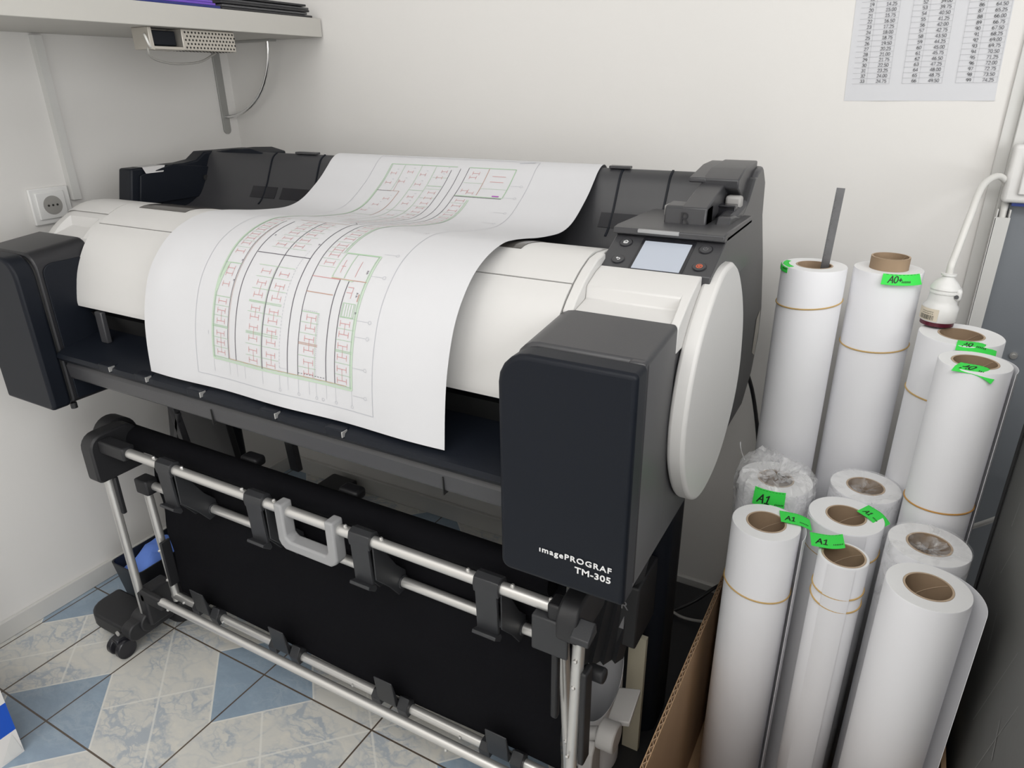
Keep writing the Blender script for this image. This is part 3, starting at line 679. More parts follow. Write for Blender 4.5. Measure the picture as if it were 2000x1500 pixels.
# grid bubbles and small dimension lines near the frame
for s in (.045,.085,.128,.150,.215,.255,.330,.40,.52,.56,.60,.63): ring(1.079, s, .0025, GY); strip(1.056, s, 1.076, s, .0004, GY)
for x in (.774,.81,.827,.845,.884,.919,.935,.955,.975,.988,1.0068,1.024,1.054): strip(x, .030, x, .050, .0004, GY)
for x in (.919,.955,.988,1.0,1.024,1.054): ring(x, .0275, .0022, GY)
strip(.765,.088,.765,.094,.0008,GY)
po = pm.build('plan_drawing', PMATS, SHT, smooth=0, merge=False)

# ------------------------------------------------------------------ basket
BA = empty('catch_basket', (.86, -.73, 0), 'black fabric print catch basket on aluminium tube frame below the printer', 'basket')
FY, RYY = -.76, -.70
def rod(name, a, b, r=.009): return MB().cyl(a, b, r, 16).build(name, M['alu'], BA, smooth=40)
t1 = rod('front_top_tube', (.425,FY,.532), (1.365,FY,.532), .0095)
t2 = rod('rear_top_tube', (.355,RYY,.412), (1.345,RYY,.412))
t3 = rod('front_bottom_tube', (.405,FY,.156), (1.39,FY,.156))
t4 = rod('rear_bottom_tube', (.355,RYY,.112), (1.365,RYY,.112))
l1 = rod('leg_tube', (.328,FY,.47), (.328,FY,.07)); l2 = rod('leg_tube', (.352,RYY,.42), (.362,RYY,.10))
l3 = rod('leg_tube', (1.392,FY+.01,.51), (1.384,FY,.06)); l4 = rod('leg_tube', (1.345,RYY,.415), (1.365,RYY,.06))
def screws(par, pts):
    for p in pts: MB().ball(p, .0035).build('screw', M['alu'], par)
screws(t1, [(.507,FY,.5425),(.588,FY,.5425),(.748,FY,.5425),(.826,FY,.5425),(.985,FY,.5425),(1.058,FY,.5425),(1.218,FY,.5425),(1.292,FY,.5425),(1.352,FY,.5425)])
screws(t3, [(.43,FY-.004,.146),(1.16,FY-.006,.147)])
screws(t4, [(.40,RYY-.009,.112),(.53,RYY-.009,.112),(.90,RYY-.009,.112),(1.15,RYY-.009,.112)])
screws(l3, [(1.391,FY-.001,.45),(1.389,FY-.001,.40),(1.386,FY-.009,.27)]); screws(l4, [(1.357,RYY-.009,.22),(1.36,RYY-.009,.17)])
screws(l2, [(.358,RYY-.009,.16),(.356,RYY-.009,.24)])
# fabric
fbm = MB(); nx, nz = 40, 24; vs = []; fs = []
for j in range(nz+1):
    z = .512-(.512-.118)*j/nz
    for i in range(nx+1):
        x = .372+.967*i/nx
        vs.append((x, -.682+.004*math.sin(i*.55)*math.sin(PI*j/nz)+.003*math.sin(j*.8+i*.2)-.006*(j/nz), z))
for j in range(nz):
    for i in range(nx): fs.append((j*(nx+1)+i, j*(nx+1)+i+1, (j+1)*(nx+1)+i+1, (j+1)*(nx+1)+i))
fbm.add(vs, fs); fo = fbm.build('fabric', M['fabric'], BA, smooth=180)
sd = fo.modifiers.new('thick', 'SOLIDIFY'); sd.thickness = .002
MB().cyl((.30,-.692,.517), (1.325,-.692,.517), .0245, 24).build('fabric_roll', M['fabric'], BA, smooth=40)
MB().cyl((.268,-.70,.517), (.31,-.70,.517), .038, 24).cyl((.262,-.70,.517), (.27,-.70,.517), .03, 24).build('roll_end_cap', M['blackpl'], BA, bevel=.003)
# rear fabric sheet going back under the printer
MB().add([(.40,-.674,.44),(1.33,-.674,.44),(1.33,-.56,.33),(.40,-.56,.33)], [(0,1,2,3)]).build('rear_fabric', M['fabric'], BA, smooth=0)
for x in (.655, .905): MB().box(x-.022, x+.022, -.668, -.64, .515, .535).build('rear_clip', M['blackpl'], BA, bevel=.006)
def hook(xc):
    p = [(-.772,.520),(-.774,.534),(-.771,.5445),(-.760,.5485),(-.749,.5445),(-.746,.534),(-.747,.523)]
    mb = MB().prism(p, 'x', xc-.021, xc+.021)
    mb.prism([(-.773,.528),(-.767,.528),(-.764,.448),(-.770,.446)], 'x', xc-.018, xc+.018)
    mb.prism([(-.783,.452),(-.781,.457),(-.764,.451),(-.762,.441),(-.767,.438)], 'x', xc-.020, xc+.020)
    for q in (-.022, .0195): mb.prism([(-.752,.525),(-.712,.455),(-.690,.43),(-.690,.395),(-.712,.392),(-.735,.425),(-.765,.46),(-.765,.525)], 'x', xc+q, xc+q+.0025)
    mb.cyl((xc-.022,RYY,.412), (xc+.024,RYY,.412), .0125, 14)
    return mb.build('upper_clip', M['clip'], BA, bevel=.0015)
for x in (.546, .785, 1.021, 1.254): hook(x)
def low_clip(xc):
    mb = MB().prism([(-.712,.112),(-.716,.122),(-.722,.180),(-.719,.180),(-.706,.125),(-.700,.124)], 'x', xc-.021, xc+.021)
    mb.prism([(-.713,.100),(-.715,.115),(-.705,.1255),(-.69,.1255),(-.688,.10)], 'x', xc-.040, xc-.018)
    mb.prism([(-.713,.100),(-.718,.120),(-.705,.140),(-.69,.1255),(-.688,.10)], 'x', xc+.024, xc+.046)
    return mb.build('lower_clip', M['clip'], BA, bevel=.0015)
for x in (.475, .715, .990, 1.232): low_clip(x)
U = [(.840,.5505),(.840,.478),(.845,.468),(.855,.461),(.957,.461),(.967,.468),(.972,.478),(.972,.5505),(.953,.5505),(.953,.487),(.946,.4805),(.866,.4805),(.859,.487),(.859,.5505)]
MB().prism(U, 'y', -.776, -.750).build('carry_handle', M['handle'], BA, bevel=.004, bseg=3)
# hubs
MB().prism(rrect(-.79,-.684,.452,.556,(.012,.012,.03,.03)), 'x', .314, .350).box(.35,.43,-.774,-.746,.518,.546).box(.345,.385,-.72,-.69,.395,.43).build('left_hub', M['blackpl'], BA, bevel=.004)
MB().prism(rrect(-.79,-.684,.497,.562,(.02,.012,.03,.03)), 'x', 1.372, 1.403).box(1.352,1.375,-.774,-.746,.518,.546).build('right_hub', M['blackpl'], BA, bevel=.004)
MB().box(1.330,1.386,-.778,-.772,.462,.520).box(1.330,1.386,-.778,-.745,.515,.522).build('hub_plate', M['clip'], BA, bevel=.003)
MB().prism([(-.775,.545),(-.80,.53),(-.80,.52),(-.77,.525)], 'x', 1.398, 1.425).build('locking_lever', M['clip'], BA, bevel=.002)
# inner folded black side slats on the right
zz = []; nzz = 7
for k in range(nzz+1):
    x = 1.405+.055*k/nzz - .055
    zz.append((x, -.645+(.012 if k % 2 else 0)+.006*k))
MB().prism(shell(zz, .002), 'z', .315, .60, top=[(a+.035, b+.03) for a, b in shell(zz, .002)]).build('side_slats', M['clip'], BA, smooth=0)
MB().box(1.340,1.352,-.735,-.722,.29,.44).cyl((1.395,-.72,.40), (1.422,-.72,.40), .012, 16).build('side_bracket', M['blackpl'], BA, bevel=.004)
MB().box(1.398,1.408,-.76,-.735,.25,.43).build('side_strap', M['blackpl'], BA, bevel=.003)
MB().box(.332,.344,-.757,-.747,.36,.45).build('left_strap', M['blackpl'], BA, bevel=.003)
MB().box(.37,.376,-.715,-.69,.15,.27).build('left_strap', M['blackpl'], BA, bevel=.003)
# feet with casters
def bfoot(s, xc):
    """s=+1: left foot whose pad points away from the frame"""
    a, b = (xc-.175, xc-.012) if s > 0 else (xc+.012, xc+.12)
    pad = MB().prism(rrect(a, b, -.80, -.712, (.045,.02,.01,.01) if s > 0 else (.02,.045,.01,.01)), 'z', .022, .060)
    pad.build('foot_pad', M['blackpl'], BA, bevel=.006, bseg=3)
    k = MB().prism(rrect(-.812,-.690,.045,.088,(.02,.02,.02,.02)), 'x', xc-.014, xc+.016)
    k.cyl((xc-.02,FY,.075), (xc+.022,FY,.075), .024, 20)
    kk = k.build('foot_knuckle', M['blackpl'], BA, bevel=.003)
    MB().cyl((xc+.021,FY,.075), (xc+.026,FY,.075), .006, 12).cyl((xc-.02,-.815,.066), (xc-.02,-.818,.066), .006, 12).build('bolt', M['alu'], kk)
    MB().box(xc+.016, xc+.09, -.768, -.752, .135, .165).box(xc+.0, xc+.035, -.768, -.70, .07, .16).build('tube_socket', M['blackpl'], BA, bevel=.005) if s > 0 else None
    cx = xc-.028 if s > 0 else xc+.028
    w = MB()
    for q in (-.0155, .0155): w.cyl((cx+q-.007,-.812,.0225), (cx+q+.007,-.812,.0225), .0225, 24)
    cw = w.build('caster', M['glossblack'], BA, bevel=.002)
    MB().cyl((cx-.009,-.812,.0225), (cx+.009,-.812,.0225), .014, 16).box(cx-.011,cx+.011,-.825,-.795,.03,.05).build('caster_housing', M['glossblack'], cw, bevel=.003)
bfoot(1, .322); bfoot(-1, 1.375)

# ------------------------------------------------------------------ cardboard box
BX0, BX1, BY0, BY1, BZ = 1.503, 1.862, -.80, -.125, .345
bx = empty('cardboard_box', (1.68, -.46, 0), 'open brown cardboard box full of standing paper rolls', 'box')
zig = []; nt_ = 96
for k in range(nt_+1): zig.append((BX0+.0012+(.0046 if k % 2 else 0), BY0+(BY1-BY0)*k/nt_))
wl = MB().box(BX0, BX0+.0012, BY0, BY1, 0, BZ).box(BX0+.0058, BX0+.007, BY0, BY1, 0, BZ)
wl.prism(shell(zig, .0009), 'z', .0, BZ-.0008, 1)
wl.build('side_wall', [M['card'], M['cardedge']], bx, smooth=0)
MB().box(BX1-.006, BX1, BY0, BY1, 0, BZ).build('side_wall', M['card'], bx, smooth=0)
MB().box(BX0+.007, BX1-.006, BY0, BY0+.006, 0, BZ).build('front_wall', M['card'], bx, smooth=0)
MB().box(BX0+.007, BX1-.006, BY1-.006, BY1, 0, BZ).build('back_wall', M['card'], bx, smooth=0)
MB().box(BX0+.007, BX1-.006, BY0+.006, BY1-.006, 0, .004).build('bottom', M['card'], bx, smooth=0)

# ------------------------------------------------------------------ paper rolls
GRP = 'paper rolls standing in the cardboard box'
def band(par, z, R, tx=0.0, ty=0.0, m='band', c=(0,0), r=.0012):
    pts = [Vector((c[0]+(R+r*.6)*math.cos(a), c[1]+(R+r*.6)*math.sin(a), z+tx*math.cos(a)*R+ty*math.sin(a)*R)) for a in [2*PI*k/48 for k in range(49)]]
    MB().sweep(pts, r, 6, False).build('rubber_band', M[m], par, smooth=60, off=Vector((0,0,0)))
def loose_end(par, R, H, a0, span, lift, z0=.003, dr=.0):
    """outer turn of the paper lifting off the roll, thin but solid"""
    mb = MB(); n_ = 22; vs = []; fs = []
    for i in range(n_+1):
        t = i/n_; a = a0+span*t; r = R+.0008+lift*t*t
        for rr2 in (r, r+.0006):
            for z in (z0, H-.0005): vs.append((rr2*math.cos(a), rr2*math.sin(a), z))
    for i in range(n_):
        o = i*4
        fs += [(o,o+4,o+5,o+1), (o+2,o+3,o+7,o+6), (o+1,o+5,o+7,o+3), (o,o+2,o+6,o+4)]
    fs += [(0,1,3,2), (n_*4,n_*4+2,n_*4+3,n_*4+1)]
    mb.add(vs, fs); mb.build('loose_end', M['rollpaper'], par, smooth=60, off=Vector((0,0,0)))
def roll(c, R, H, label, cr=.0285, coreup=0.0):
    rt_ = empty('paper_roll', (c[0], c[1], .0045), label, 'paper roll', GRP)
    Z = Vector((0,0,0))
    mb = MB().lathe([(R-.0008,0),(R,.001),(R,H-.001),(R-.0008,H)], (0,0), 64, 0)
    mb.lathe([(R-.0008,H),(cr,H),], (0,0), 64, 1).lathe([(cr,H),(cr,0),(R-.0008,0)], (0,0), 64, 1)
    mb.build('paper', [M['rollpaper'], M['rollend']], rt_, smooth=40, off=Z)
    k = MB().lathe([(cr-.0002,0),(cr-.0002,H+coreup),(cr-.0028,H+coreup),(cr-.0028,0)], (0,0), 48, 0, closed=True)
    co_ = k.build('core', M['kraft'], rt_, smooth=40, off=Z)
    MB().lathe([(cr-.0003,H+coreup+.0002),(cr-.0027,H+coreup+.0002)], (0,0), 48).build('core_rim', M['kraftedge'], co_, off=Z)
    # spiral seam of the core
    pts = [Vector(((cr-.0030)*math.cos(a), (cr-.0030)*math.sin(a), H+coreup-.002-(a-.6)*.022)) for a in [.6+.12*i for i in range(30)]]
    MB().sweep(pts, .0005, 5).build('core_seam', M['kraftedge'], co_, off=Z)
    return rt_
def sticker(par, surf, w, h, txt, size, tx=.14, ty=.22, note=True, n=8):
    """surf(a, b): point of the label for a, b in 0..1 along its width and height"""
    mb = MB(); m_ = 3
    vs = [surf(i/n, j/m_) for j in range(m_+1) for i in range(n+1)]
    fs = [(j*(n+1)+i, j*(n+1)+i+1, (j+1)*(n+1)+i+1, (j+1)*(n+1)+i) for j in range(m_) for i in range(n)]
    mb.add(vs, fs); o = mb.build('green_label', M['green'], par, smooth=180, off=Vector((0,0,0)))
    s_ = o.modifiers.new('thick', 'SOLIDIFY'); s_.thickness = .0003; s_.offset = 0
    o['label'] = 'bright green handwritten label'
    def pt_(x, y):
        a, b = tx+x/w, ty+y/h; p = Vector(surf(a, b)); du_ = Vector(surf(a+.01, b))-p; dv_ = Vector(surf(a, b+.01))-p
        return p+du_.cross(dv_).normalized()*.0006
    tb = MB()
    for qd in stroke_text(txt, size*.82, size*.12): tb.add([pt_(v.x+v.y*.2, v.y) for v in qd], [(0,1,2,3)])
    if note:
        x0 = size*1.5
        for k in range(6):
            q = x0+.0021*k; tb.add([pt_(q,0), pt_(q+.0012,.0002), pt_(q+.0015,.0026), pt_(q+.0006,.0030)], [(0,1,2,3)])
    for k in range(9): 
        q = k*.10-tx+.08
        tb.add([pt_(q*w, h*(.93-ty)), pt_((q+.06)*w, h*(.93-ty)), pt_((q+.06)*w, h*(.93-ty)+.0004), pt_(q*w, h*(.93-ty)+.0004)], [(0,1,2,3)])
    tb.build('writing', M['ink'], o, smooth=0, off=Vector((0,0,0)))
    return o
def flat_sticker(par, c, ex, ey, w, h, txt, size, droop=0.0, lift=.0010, sag=0.0):
    """label stuck across the top face, one end drooping over the rim"""
    ex = Vector(ex).normalized(); ey = Vector(ey).normalized(); c = Vector(c)
    def surf(a, b):
        p = c+ex*(w*(a-.5))+ey*(h*(b-.5)); p.z += lift-droop*max(0, a-.45)**2-sag*max(0,.5-b)**2; return tuple(p)
    return sticker(par, surf, w, h, txt, size)
def wrap_sticker(par, R, a0, a1, z1, z0, txt, size, lean=0.0, top=0.0):
    def surf(a, b):
        t = a0+(a1-a0)*a; z = z0+(z1-z0)*b; r = R+.0012+lean*(z1-z); return (r*math.cos(t), r*math.sin(t), z)
    return sticker(par, surf, R*abs(a1-a0), z1-z0, txt, size)
D2 = math.radians
# back row, tall rolls
rA = roll((1.565,-.229), .0500, .910, 'tall paper roll next to the printer with a steel ruler in its core')
band(rA, .851, .0500, .10, .06)
def sA(a, b):
    t = D2(-196+62*a); q = b*.022-.010
    return ((.0512-max(0,q))*math.cos(t), (.0512-max(0,q))*math.sin(t), .9108+min(0,q))
sticker(rA, sA, .053, .022, 'A', .009, tx=.5)
rB = roll((1.672,-.200), .0508, .910, 'tall paper roll with brown core sticking out above its white end', coreup=.019)
band(rB, .786, .0508, .06, .05)
wrap_sticker(rB, .0511, D2(-96), D2(-34), .9125, .897, 'A0+', .0115, lean=.45)
rC = roll((1.785,-.265), .0560, .836, 'thick tall paper roll under the white socket adapter', cr=.031)
band(rC, .742, .0560, -.02, .0)
flat_sticker(rC, (.018,-.047,.837), (1,.10,0), (.10,1,0), .050, .024, 'A0', .0115, droop=.03, sag=.03)
rD = roll((1.798,-.384), .0437, .836, 'slim tall paper roll with a green A0 tag folded at its core')
band(rD, .620, .0437, .06, -.04, 'bandorange')
loose_end(rD, .0437, .836, D2(95), D2(-125), .006)
flat_sticker(rD, (.000,-.032,.837), (1,-.10,0), (.45,1,0), .046, .026, 'A0', .014, droop=.03, lift=.0015, sag=.02)
# front group, short rolls
rE = roll((1.583,-.514), .0483, .590, 'short paper roll at the box edge with green tag and single rubber band')
band(rE, .482, .0483, -.09, -.02)
loose_end(rE, .0483, .590, D2(95), D2(-120), .010)
flat_sticker(rE, (.037,.024,.5915), (1,.12,0), (-.25,1,0), .043, .030, 'A1', .0135, droop=.02)
rF = roll((1.684,-.441), .0522, .590, 'short thick paper roll with green tag between the slim roll and wrapped rolls')
band(rF, .542, .0522, -.02, .05)
flat_sticker(rF, (.036,.016,.5915), (1,-.75,0), (.55,1,0), .040, .030, 'A1', .0115, droop=.03)
loose_end(rF, .0522, .590, D2(-160), D2(105), .0006)
rG = roll((1.691,-.546), .0322, .590, 'thinnest short paper roll with two rubber bands and green tag')
band(rG, .541, .0322, .03, .05); band(rG, .522, .0322, -.05, .10)
flat_sticker(rG, (-.024,.012,.5935), (1,.16,0), (-.20,1,0), .042, .033, 'A1', .0150, droop=-.02, lift=.003)
loose_end(rG, .0322, .590, D2(-120), D2(60), .0004)
rH = roll((1.703,-.338), .0520, .590, 'short paper roll with clear film over its core behind the thick one')
rI = roll((1.573,-.380), .0570, .590, 'short paper roll wrapped in a crumpled clear plastic bag')
rJ = roll((1.790,-.487), .0507, .604, 'short paper roll with film-covered core beside the metal cabinet')
rK = roll((1.789,-.592), .0483, .608, 'large white paper roll with loose outer sheet nearest the camera at right', cr=.0285)
loose_end(rK, .0483, .606, D2(110), D2(-135), .017)
# clear film
def film_cap(par, R, H, cr, seed):
    random.seed(seed); mb = MB(); nr, na = 10, 40; vs = []; fs = []
    for i in range(nr+1):
        r = (R+.001)*i/nr
        for k in range(na):
            a = 2*PI*k/na; z = H+.0012
            if r < cr: z += -.010*(1-(r/cr)**2)+random.uniform(-.003,.0035)*(1 if i else .2)
            else: z += .0004+.0004*math.sin(a*9+seed)
            vs.append((r*math.cos(a), r*math.sin(a), z))
    for k in range(na): vs.append(((R+.0012)*math.cos(2*PI*k/na), (R+.0012)*math.sin(2*PI*k/na), H-.10))
    for i in range(nr+1):
        for k in range(na): fs.append((i*na+k, i*na+(k+1)%na, (i+1)*na+(k+1)%na, (i+1)*na+k))
    mb.add(vs, fs); mb.build('plastic_film', M['film'], par, smooth=25, off=Vector((0,0,0)))
film_cap(rH, .0520, .590, .0285, 3); film_cap(rJ, .0507, .604, .0285, 5)
random.seed(11); mb = MB(); na = 56; vs = []; fs = []
prof = [(.004,.600),(.014,.597),(.024,.600),(.034,.606),(.044,.607),(.054,.604),(.0605,.597),(.0625,.585),(.0615,.56),(.0595,.52),(.0585,.44),(.0580,.30)]
for i, (r, z) in enumerate(prof):
    for k in range(na):
        a = 2*PI*k/na; amp = .0035 if i < 9 else .0010
        rr2 = r+random.uniform(-amp, amp)*.7; z2 = z+random.uniform(-amp, amp)
        if 2 < i < 8 and 1.4 < a < 3.2: z2 += .014*math.sin((a-1.4)/1.8*PI)*random.uniform(.4,1.3)   # gathered tuft
        if 5 < i < 10: rr2 = max(rr2, .0585)
        vs.append((rr2*math.cos(a), rr2*math.sin(a), z2))
for i in range(len(prof)-1):
    for k in range(na): fs.append((i*na+k, i*na+(k+1)%na, (i+1)*na+(k+1)%na, (i+1)*na+k))
mb.add(vs, fs); mb.build('plastic_bag', M['bag'], rI, smooth=20, off=Vector((0,0,0)))
MB().sweep(smooth_path([(-.055,.02,.60),(-.062,.03,.606),(-.066,.03,.618),(-.068,.035,.624)], 4), .0009, 6).build('bag_string', M['bag'], rI, off=Vector((0,0,0)))
wrap_sticker(rI, .0625, D2(-110), D2(-68), .602, .572, 'A1', .017, lean=.1)

# steel ruler in the core
ru_ = empty('steel_ruler', (1.5735, -.229, .62), 'narrow steel ruler standing in the core of the left tall roll', 'ruler')
a, b = Vector((1.569,-.2215,.60)), Vector((1.5845,-.2195,1.036)); t = (b-a).normalized(); sx_ = Vector((1,0,0)); sx_ = (sx_-t*sx_.dot(t)).normalized(); sy_ = t.cross(sx_)
mb = MB(); w_, h_ = .0062, .0006
vs = [p+sx_*i*w_+sy_*j*h_ for p in (a, b) for i, j in ((-1,-1),(1,-1),(1,1),(-1,1))]
mb.add(vs, [(0,3,2,1),(4,5,6,7),(0,1,5,4),(1,2,6,5),(2,3,7,6),(3,0,4,7)]); mb.build('blade', M['steel'], ru_, smooth=0)
tk = MB()
for k in range(60):
    p = a+t*(.28+.0025*k)+(-sy_ if sy_.y > 0 else sy_)*(h_+.0002); l_ = .004 if k % 10 == 0 else (.003 if k % 5 == 0 else .002)
    tk.add([p-sx_*w_, p-sx_*(w_-l_), p-sx_*(w_-l_)+t*.0004, p-sx_*w_+t*.0004], [(0,1,2,3)])
tk.build('scale_marks', M['ink'], ru_, smooth=0)

# ------------------------------------------------------------------ socket adapter on its cable
pg = empty('extension_socket', (1.752, -.236, .843), 'white extension socket with a barcode sticker hanging by its cable', 'socket')
ax = Vector((-.06, -.02, 1)).normalized(); ax = Vector((.02, .03, 1)).normalized(); base = Vector((1.752,-.234,.850))
def along(prof, seg=28):
    e1 = ax.cross(Vector((0,1,0))).normalized(); e2 = ax.cross(e1); n_ = len(prof); vs = []
    for r, h in prof:
        for k in range(seg):
            q = 2*PI*k/seg; vs.append(base+ax*h+e1*r*math.cos(q)+e2*r*math.sin(q))
    fs = [(i*seg+k, i*seg+(k+1)%seg, (i+1)*seg+(k+1)%seg, (i+1)*seg+k) for i in range(n_-1) for k in range(seg)]
    fs += [tuple(range(seg))[::-1], tuple(range((n_-1)*seg, n_*seg))]
    return vs, fs
v_, f_ = along([(.0235,0),(.0245,.002),(.0245,.022),(.0205,.027),(.0195,.032),(.0190,.042),(.0205,.043),(.0205,.045),(.0190,.046),(.0190,.048),(.0205,.049),(.0200,.052),(.0165,.058),(.0085,.066),(.0075,.069),(.0105,.0695),(.0105,.072),(.006,.0725)])
MB().add(v_, f_).build('socket_body', M['plug'], pg, smooth=40)
v_, f_ = along([(.0225,-.0065),(.023,-.006),(.023,.0005),(.02,.001)])
MB().add(v_, f_).build('socket_face', M['maroon'], pg, smooth=40)
MB().box(1.7665,1.7755,-.246,-.222,.884,.902).build('strain_relief', M['plug'], pg, bevel=.004)
MB().cyl((1.7690,-.2482,.891), (1.7690,-.2455,.891), .003, 10).build('relief_screw', M['greyf'], pg)
stv = []; stf = []
for j, z in enumerate((.853, .8715)):
    for i in range(9):
        q = D2(-178+84*i/8); stv.append((1.752+.0254*math.cos(q)+.02*(z-.85), -.234+.0254*math.sin(q)+.03*(z-.85), z))
stf = [(i, i+1, i+10, i+9) for i in range(8)]
sk = MB().add(stv, stf).build('barcode_sticker', M['cream'], pg, smooth=60)
bc = MB(); random.seed(4); q = -158.0
while q < -108:
    w2 = random.choice((.8, 1.2, 2.0))
    def P_(qq, z): return (1.752+.0257*math.cos(D2(qq))+.02*(z-.85), -.234+.0257*math.sin(D2(qq))+.03*(z-.85), z)
    bc.quad(P_(q,.8545), P_(q+w2,.8545), P_(q+w2,.8615), P_(q,.8615)); q += w2+random.choice((.9,1.4,2.2))
for z in (.8635, .8665):
    for k in range(7): bc.quad(P_(-150+6*k,z), P_(-150+6*k+4,z), P_(-150+6*k+4,z+.0007), P_(-150+6*k,z+.0007))
bc.build('barcode', M['ink'], sk, smooth=0)
cpts = smooth_path([base+ax*.070, base+ax*.085, (1.757,-.215,.950), (1.766,-.175,1.000), (1.776,-.115,1.035), (1.795,-.060,1.046), (1.811,-.036,1.038), (1.8195,-.025,1.015), (1.821,-.025,.985), (1.821,-.025,.972)], 6)
MB().sweep(cpts, .0052, 12).build('cable', M['cablewhite'], pg, smooth=60)
# wall trunking on the door edge, switch and thin cable
tk_ = MB().box(1.811,1.831,-.034,-.0145,.06,.978).box(1.811,1.8135,-.034,-.0145,.978,.992).box(1.8285,1.831,-.034,-.0145,.978,.992)
struct(tk_.build('trim_3', M['trim'], bevel=.001))
sw = empty('wall_switch', (1.86, -.03, 1.045), 'white wall switch box mounted at upper right edge', 'switch')
MB().box(1.812,1.905,-.046,-.0165,1.004,1.094).build('switch_box', M['switch'], sw, bevel=.006, bseg=3)
MB().box(1.831,1.887,-.052,-.045,1.018,1.082).build('rocker', M['switch'], sw, bevel=.002)
MB().box(1.828,1.90,-.040,-.0165,.999,1.0045).build('backing_edge', M['blueedge'], sw)
tag(MB().sweep(smooth_path([(1.842,-.07,.385),(1.865,-.085,.402),(1.89,-.10,.432),(1.925,-.12,.478),(1.95,-.10,.50),(1.98,-.03,.50),(1.985,-.017,.50)], 5), .0045, 10).build('thin_cable', M['cablewhite'], smooth=60), 'thin white cable crossing behind the slim roll to the door', 'cable')

# ------------------------------------------------------------------ metal cabinet at the right
cb = empty('metal_cabinet', (2.05, -.8, 0), 'dark scratched metal cabinet beside the paper rolls at right', 'cabinet')
MB().box(1.873,2.30,-1.22,-.385,.04,.93).build('carcass', M['cabinet'], cb, bevel=.002)
MB().box(1.871,1.877,-.392,-.376,.04,.93).build('edge_seal', M['seam'], cb)
MB().box(1.885,2.29,-1.20,-.40,0,.04).build('plinth', M['seam'], cb)
sc = MB()
def scr(y0, z0, y1, z1, w=.0012):
    d_ = Vector((0, y1-y0, z1-z0)); n_ = d_.normalized().cross(Vector((1,0,0)))*w/2; p, q2 = Vector((1.8725,y0,z0)), Vector((1.8725,y1,z1))
    sc.add([p+n_, q2+n_*.4, q2-n_*.4, p-n_], [(0,1,2,3)])
for s_ in ((-.50,.60,-.53,.66),(-.56,.52,-.545,.57,.003),(-.60,.44,-.68,.62),(-.66,.40,-.74,.60),(-.48,.66,-.485,.70,.002),(-.72,.50,-.70,.54,.003),(-.46,.55,-.47,.59)): scr(*s_)
sc.build('scratches', M['scratch'], cb, smooth=0)

# ------------------------------------------------------------------ price list on the wall
ps = empty('paper_price_list', (1.66, -.003, 1.31), 'white paper with a printed number table on the wall at upper right', 'paper')
mb = MB(); vs = []; fs = []; nx, nz = 14, 20
for j in range(nz+1):
    z = 1.157+.327*j/nz
    for i in range(nx+1):
        t = i/nx; x = 1.548+.2245*t-.010*(z-1.157)/.15*.6
        vs.append((x, -.0003-.0008*math.exp(-((z-1.157)/.008)**2)*max(0,math.sin(t*9-1)), z))
for j in range(nz):
    for i in range(nx): fs.append((j*(nx+1)+i, j*(nx+1)+i+1, (j+1)*(nx+1)+i+1, (j+1)*(nx+1)+i))
mb.add(vs, fs); o = mb.build('sheet', M['poster'], ps, smooth=180)
sd = o.modifiers.new('thick', 'SOLIDIFY'); sd.thickness = .0006; sd.offset = 0
tb = MB(); pitch = .00838; zb = 1.1842; sh = -.040
for (c0, c1, c2, first) in ((1.5565,1.5792,1.6142,1), (1.6336,1.6582,1.6926,34), (1.7120,1.7368,1.7692,67)):
    for k in range(34):
        z = zb+pitch*k; dx = sh*(z-zb); tb.add([(c0+dx,-.0020,z),(c2+dx,-.0020,z),(c2+dx,-.0020,z+.0003),(c0+dx,-.0020,z+.0003)], [(0,1,2,3)], 1)
    for c in (c0, c1, c2):
        if c == 1.5565: continue
        z1 = zb+pitch*33; dx = sh*(z1-zb); tb.add([(c,-.0020,zb),(c+.0003,-.0020,zb),(c+.0003+dx,-.0020,z1),(c+dx,-.0020,z1)], [(0,1,2,3)], 1)
    for k in range(33):
        n_ = first+32-k; z = zb+pitch*k+.0018; dx = sh*(z-zb)
        for tx_, xr in ((str(n_), c1-.003), ('%.2f' % (n_*.75), c2-.004)):
            for qd in stroke_text(tx_, .0050, .00056, 'RIGHT'): tb.add([(xr+dx+v.x*1.18,-.0020,z+v.y) for v in qd], [(0,1,2,3)])
tb.build('printed_table', [M['inkgrey'], M['linegrey']], ps, smooth=0, merge=False)

# ------------------------------------------------------------------ shelf and what belongs to it
sf = empty('wall_shelf', (.17, -.6, 1.30), 'grey laminate shelf on the left wall with a steel bracket', 'shelf')
MB().box(0, .35, -1.30, -.004, 1.302, 1.343).build('board', M['shelf'], sf, bevel=.0012)
br = MB().prism(rrect(-.053,-.030,1.074,1.302,(.0114,.0114,.001,.001)), 'x', 0, .005).box(0,.22,-.053,-.030,1.297,1.302)
BR_ = br.build('bracket', M['bracket'], sf, bevel=.0008)
arc = [(.004,-.0415,1.118)]+[(.195*math.sin(a)+.005, -.0415, 1.30-.182*math.cos(a)) for a in [PI/2*k/14 for k in range(0,15)]]
MB().sweep(arc, .0045, 12).build('bracket_rod', M['chrome'], BR_, smooth=60)
pw = empty('power_supply', (.30, -.36, 1.255), 'perforated metal power supply fixed under the grey shelf', 'power supply')
MB().box(.285,.335,-.395,-.262,1.262,1.3015).build('case', M['galv'], pw, bevel=.0015)
MB().box(.285,.335,-.462,-.395,1.262,1.268).box(.285,.290,-.462,-.395,1.262,1.3015).box(.285,.335,-.470,-.462,1.262,1.3015).build('terminal_tray', M['galv'], pw, bevel=.001)
MB().box(.293,.322,-.458,-.40,1.270,1.297).build('terminal_block', M['navy'], pw, bevel=.002)
hl = MB()
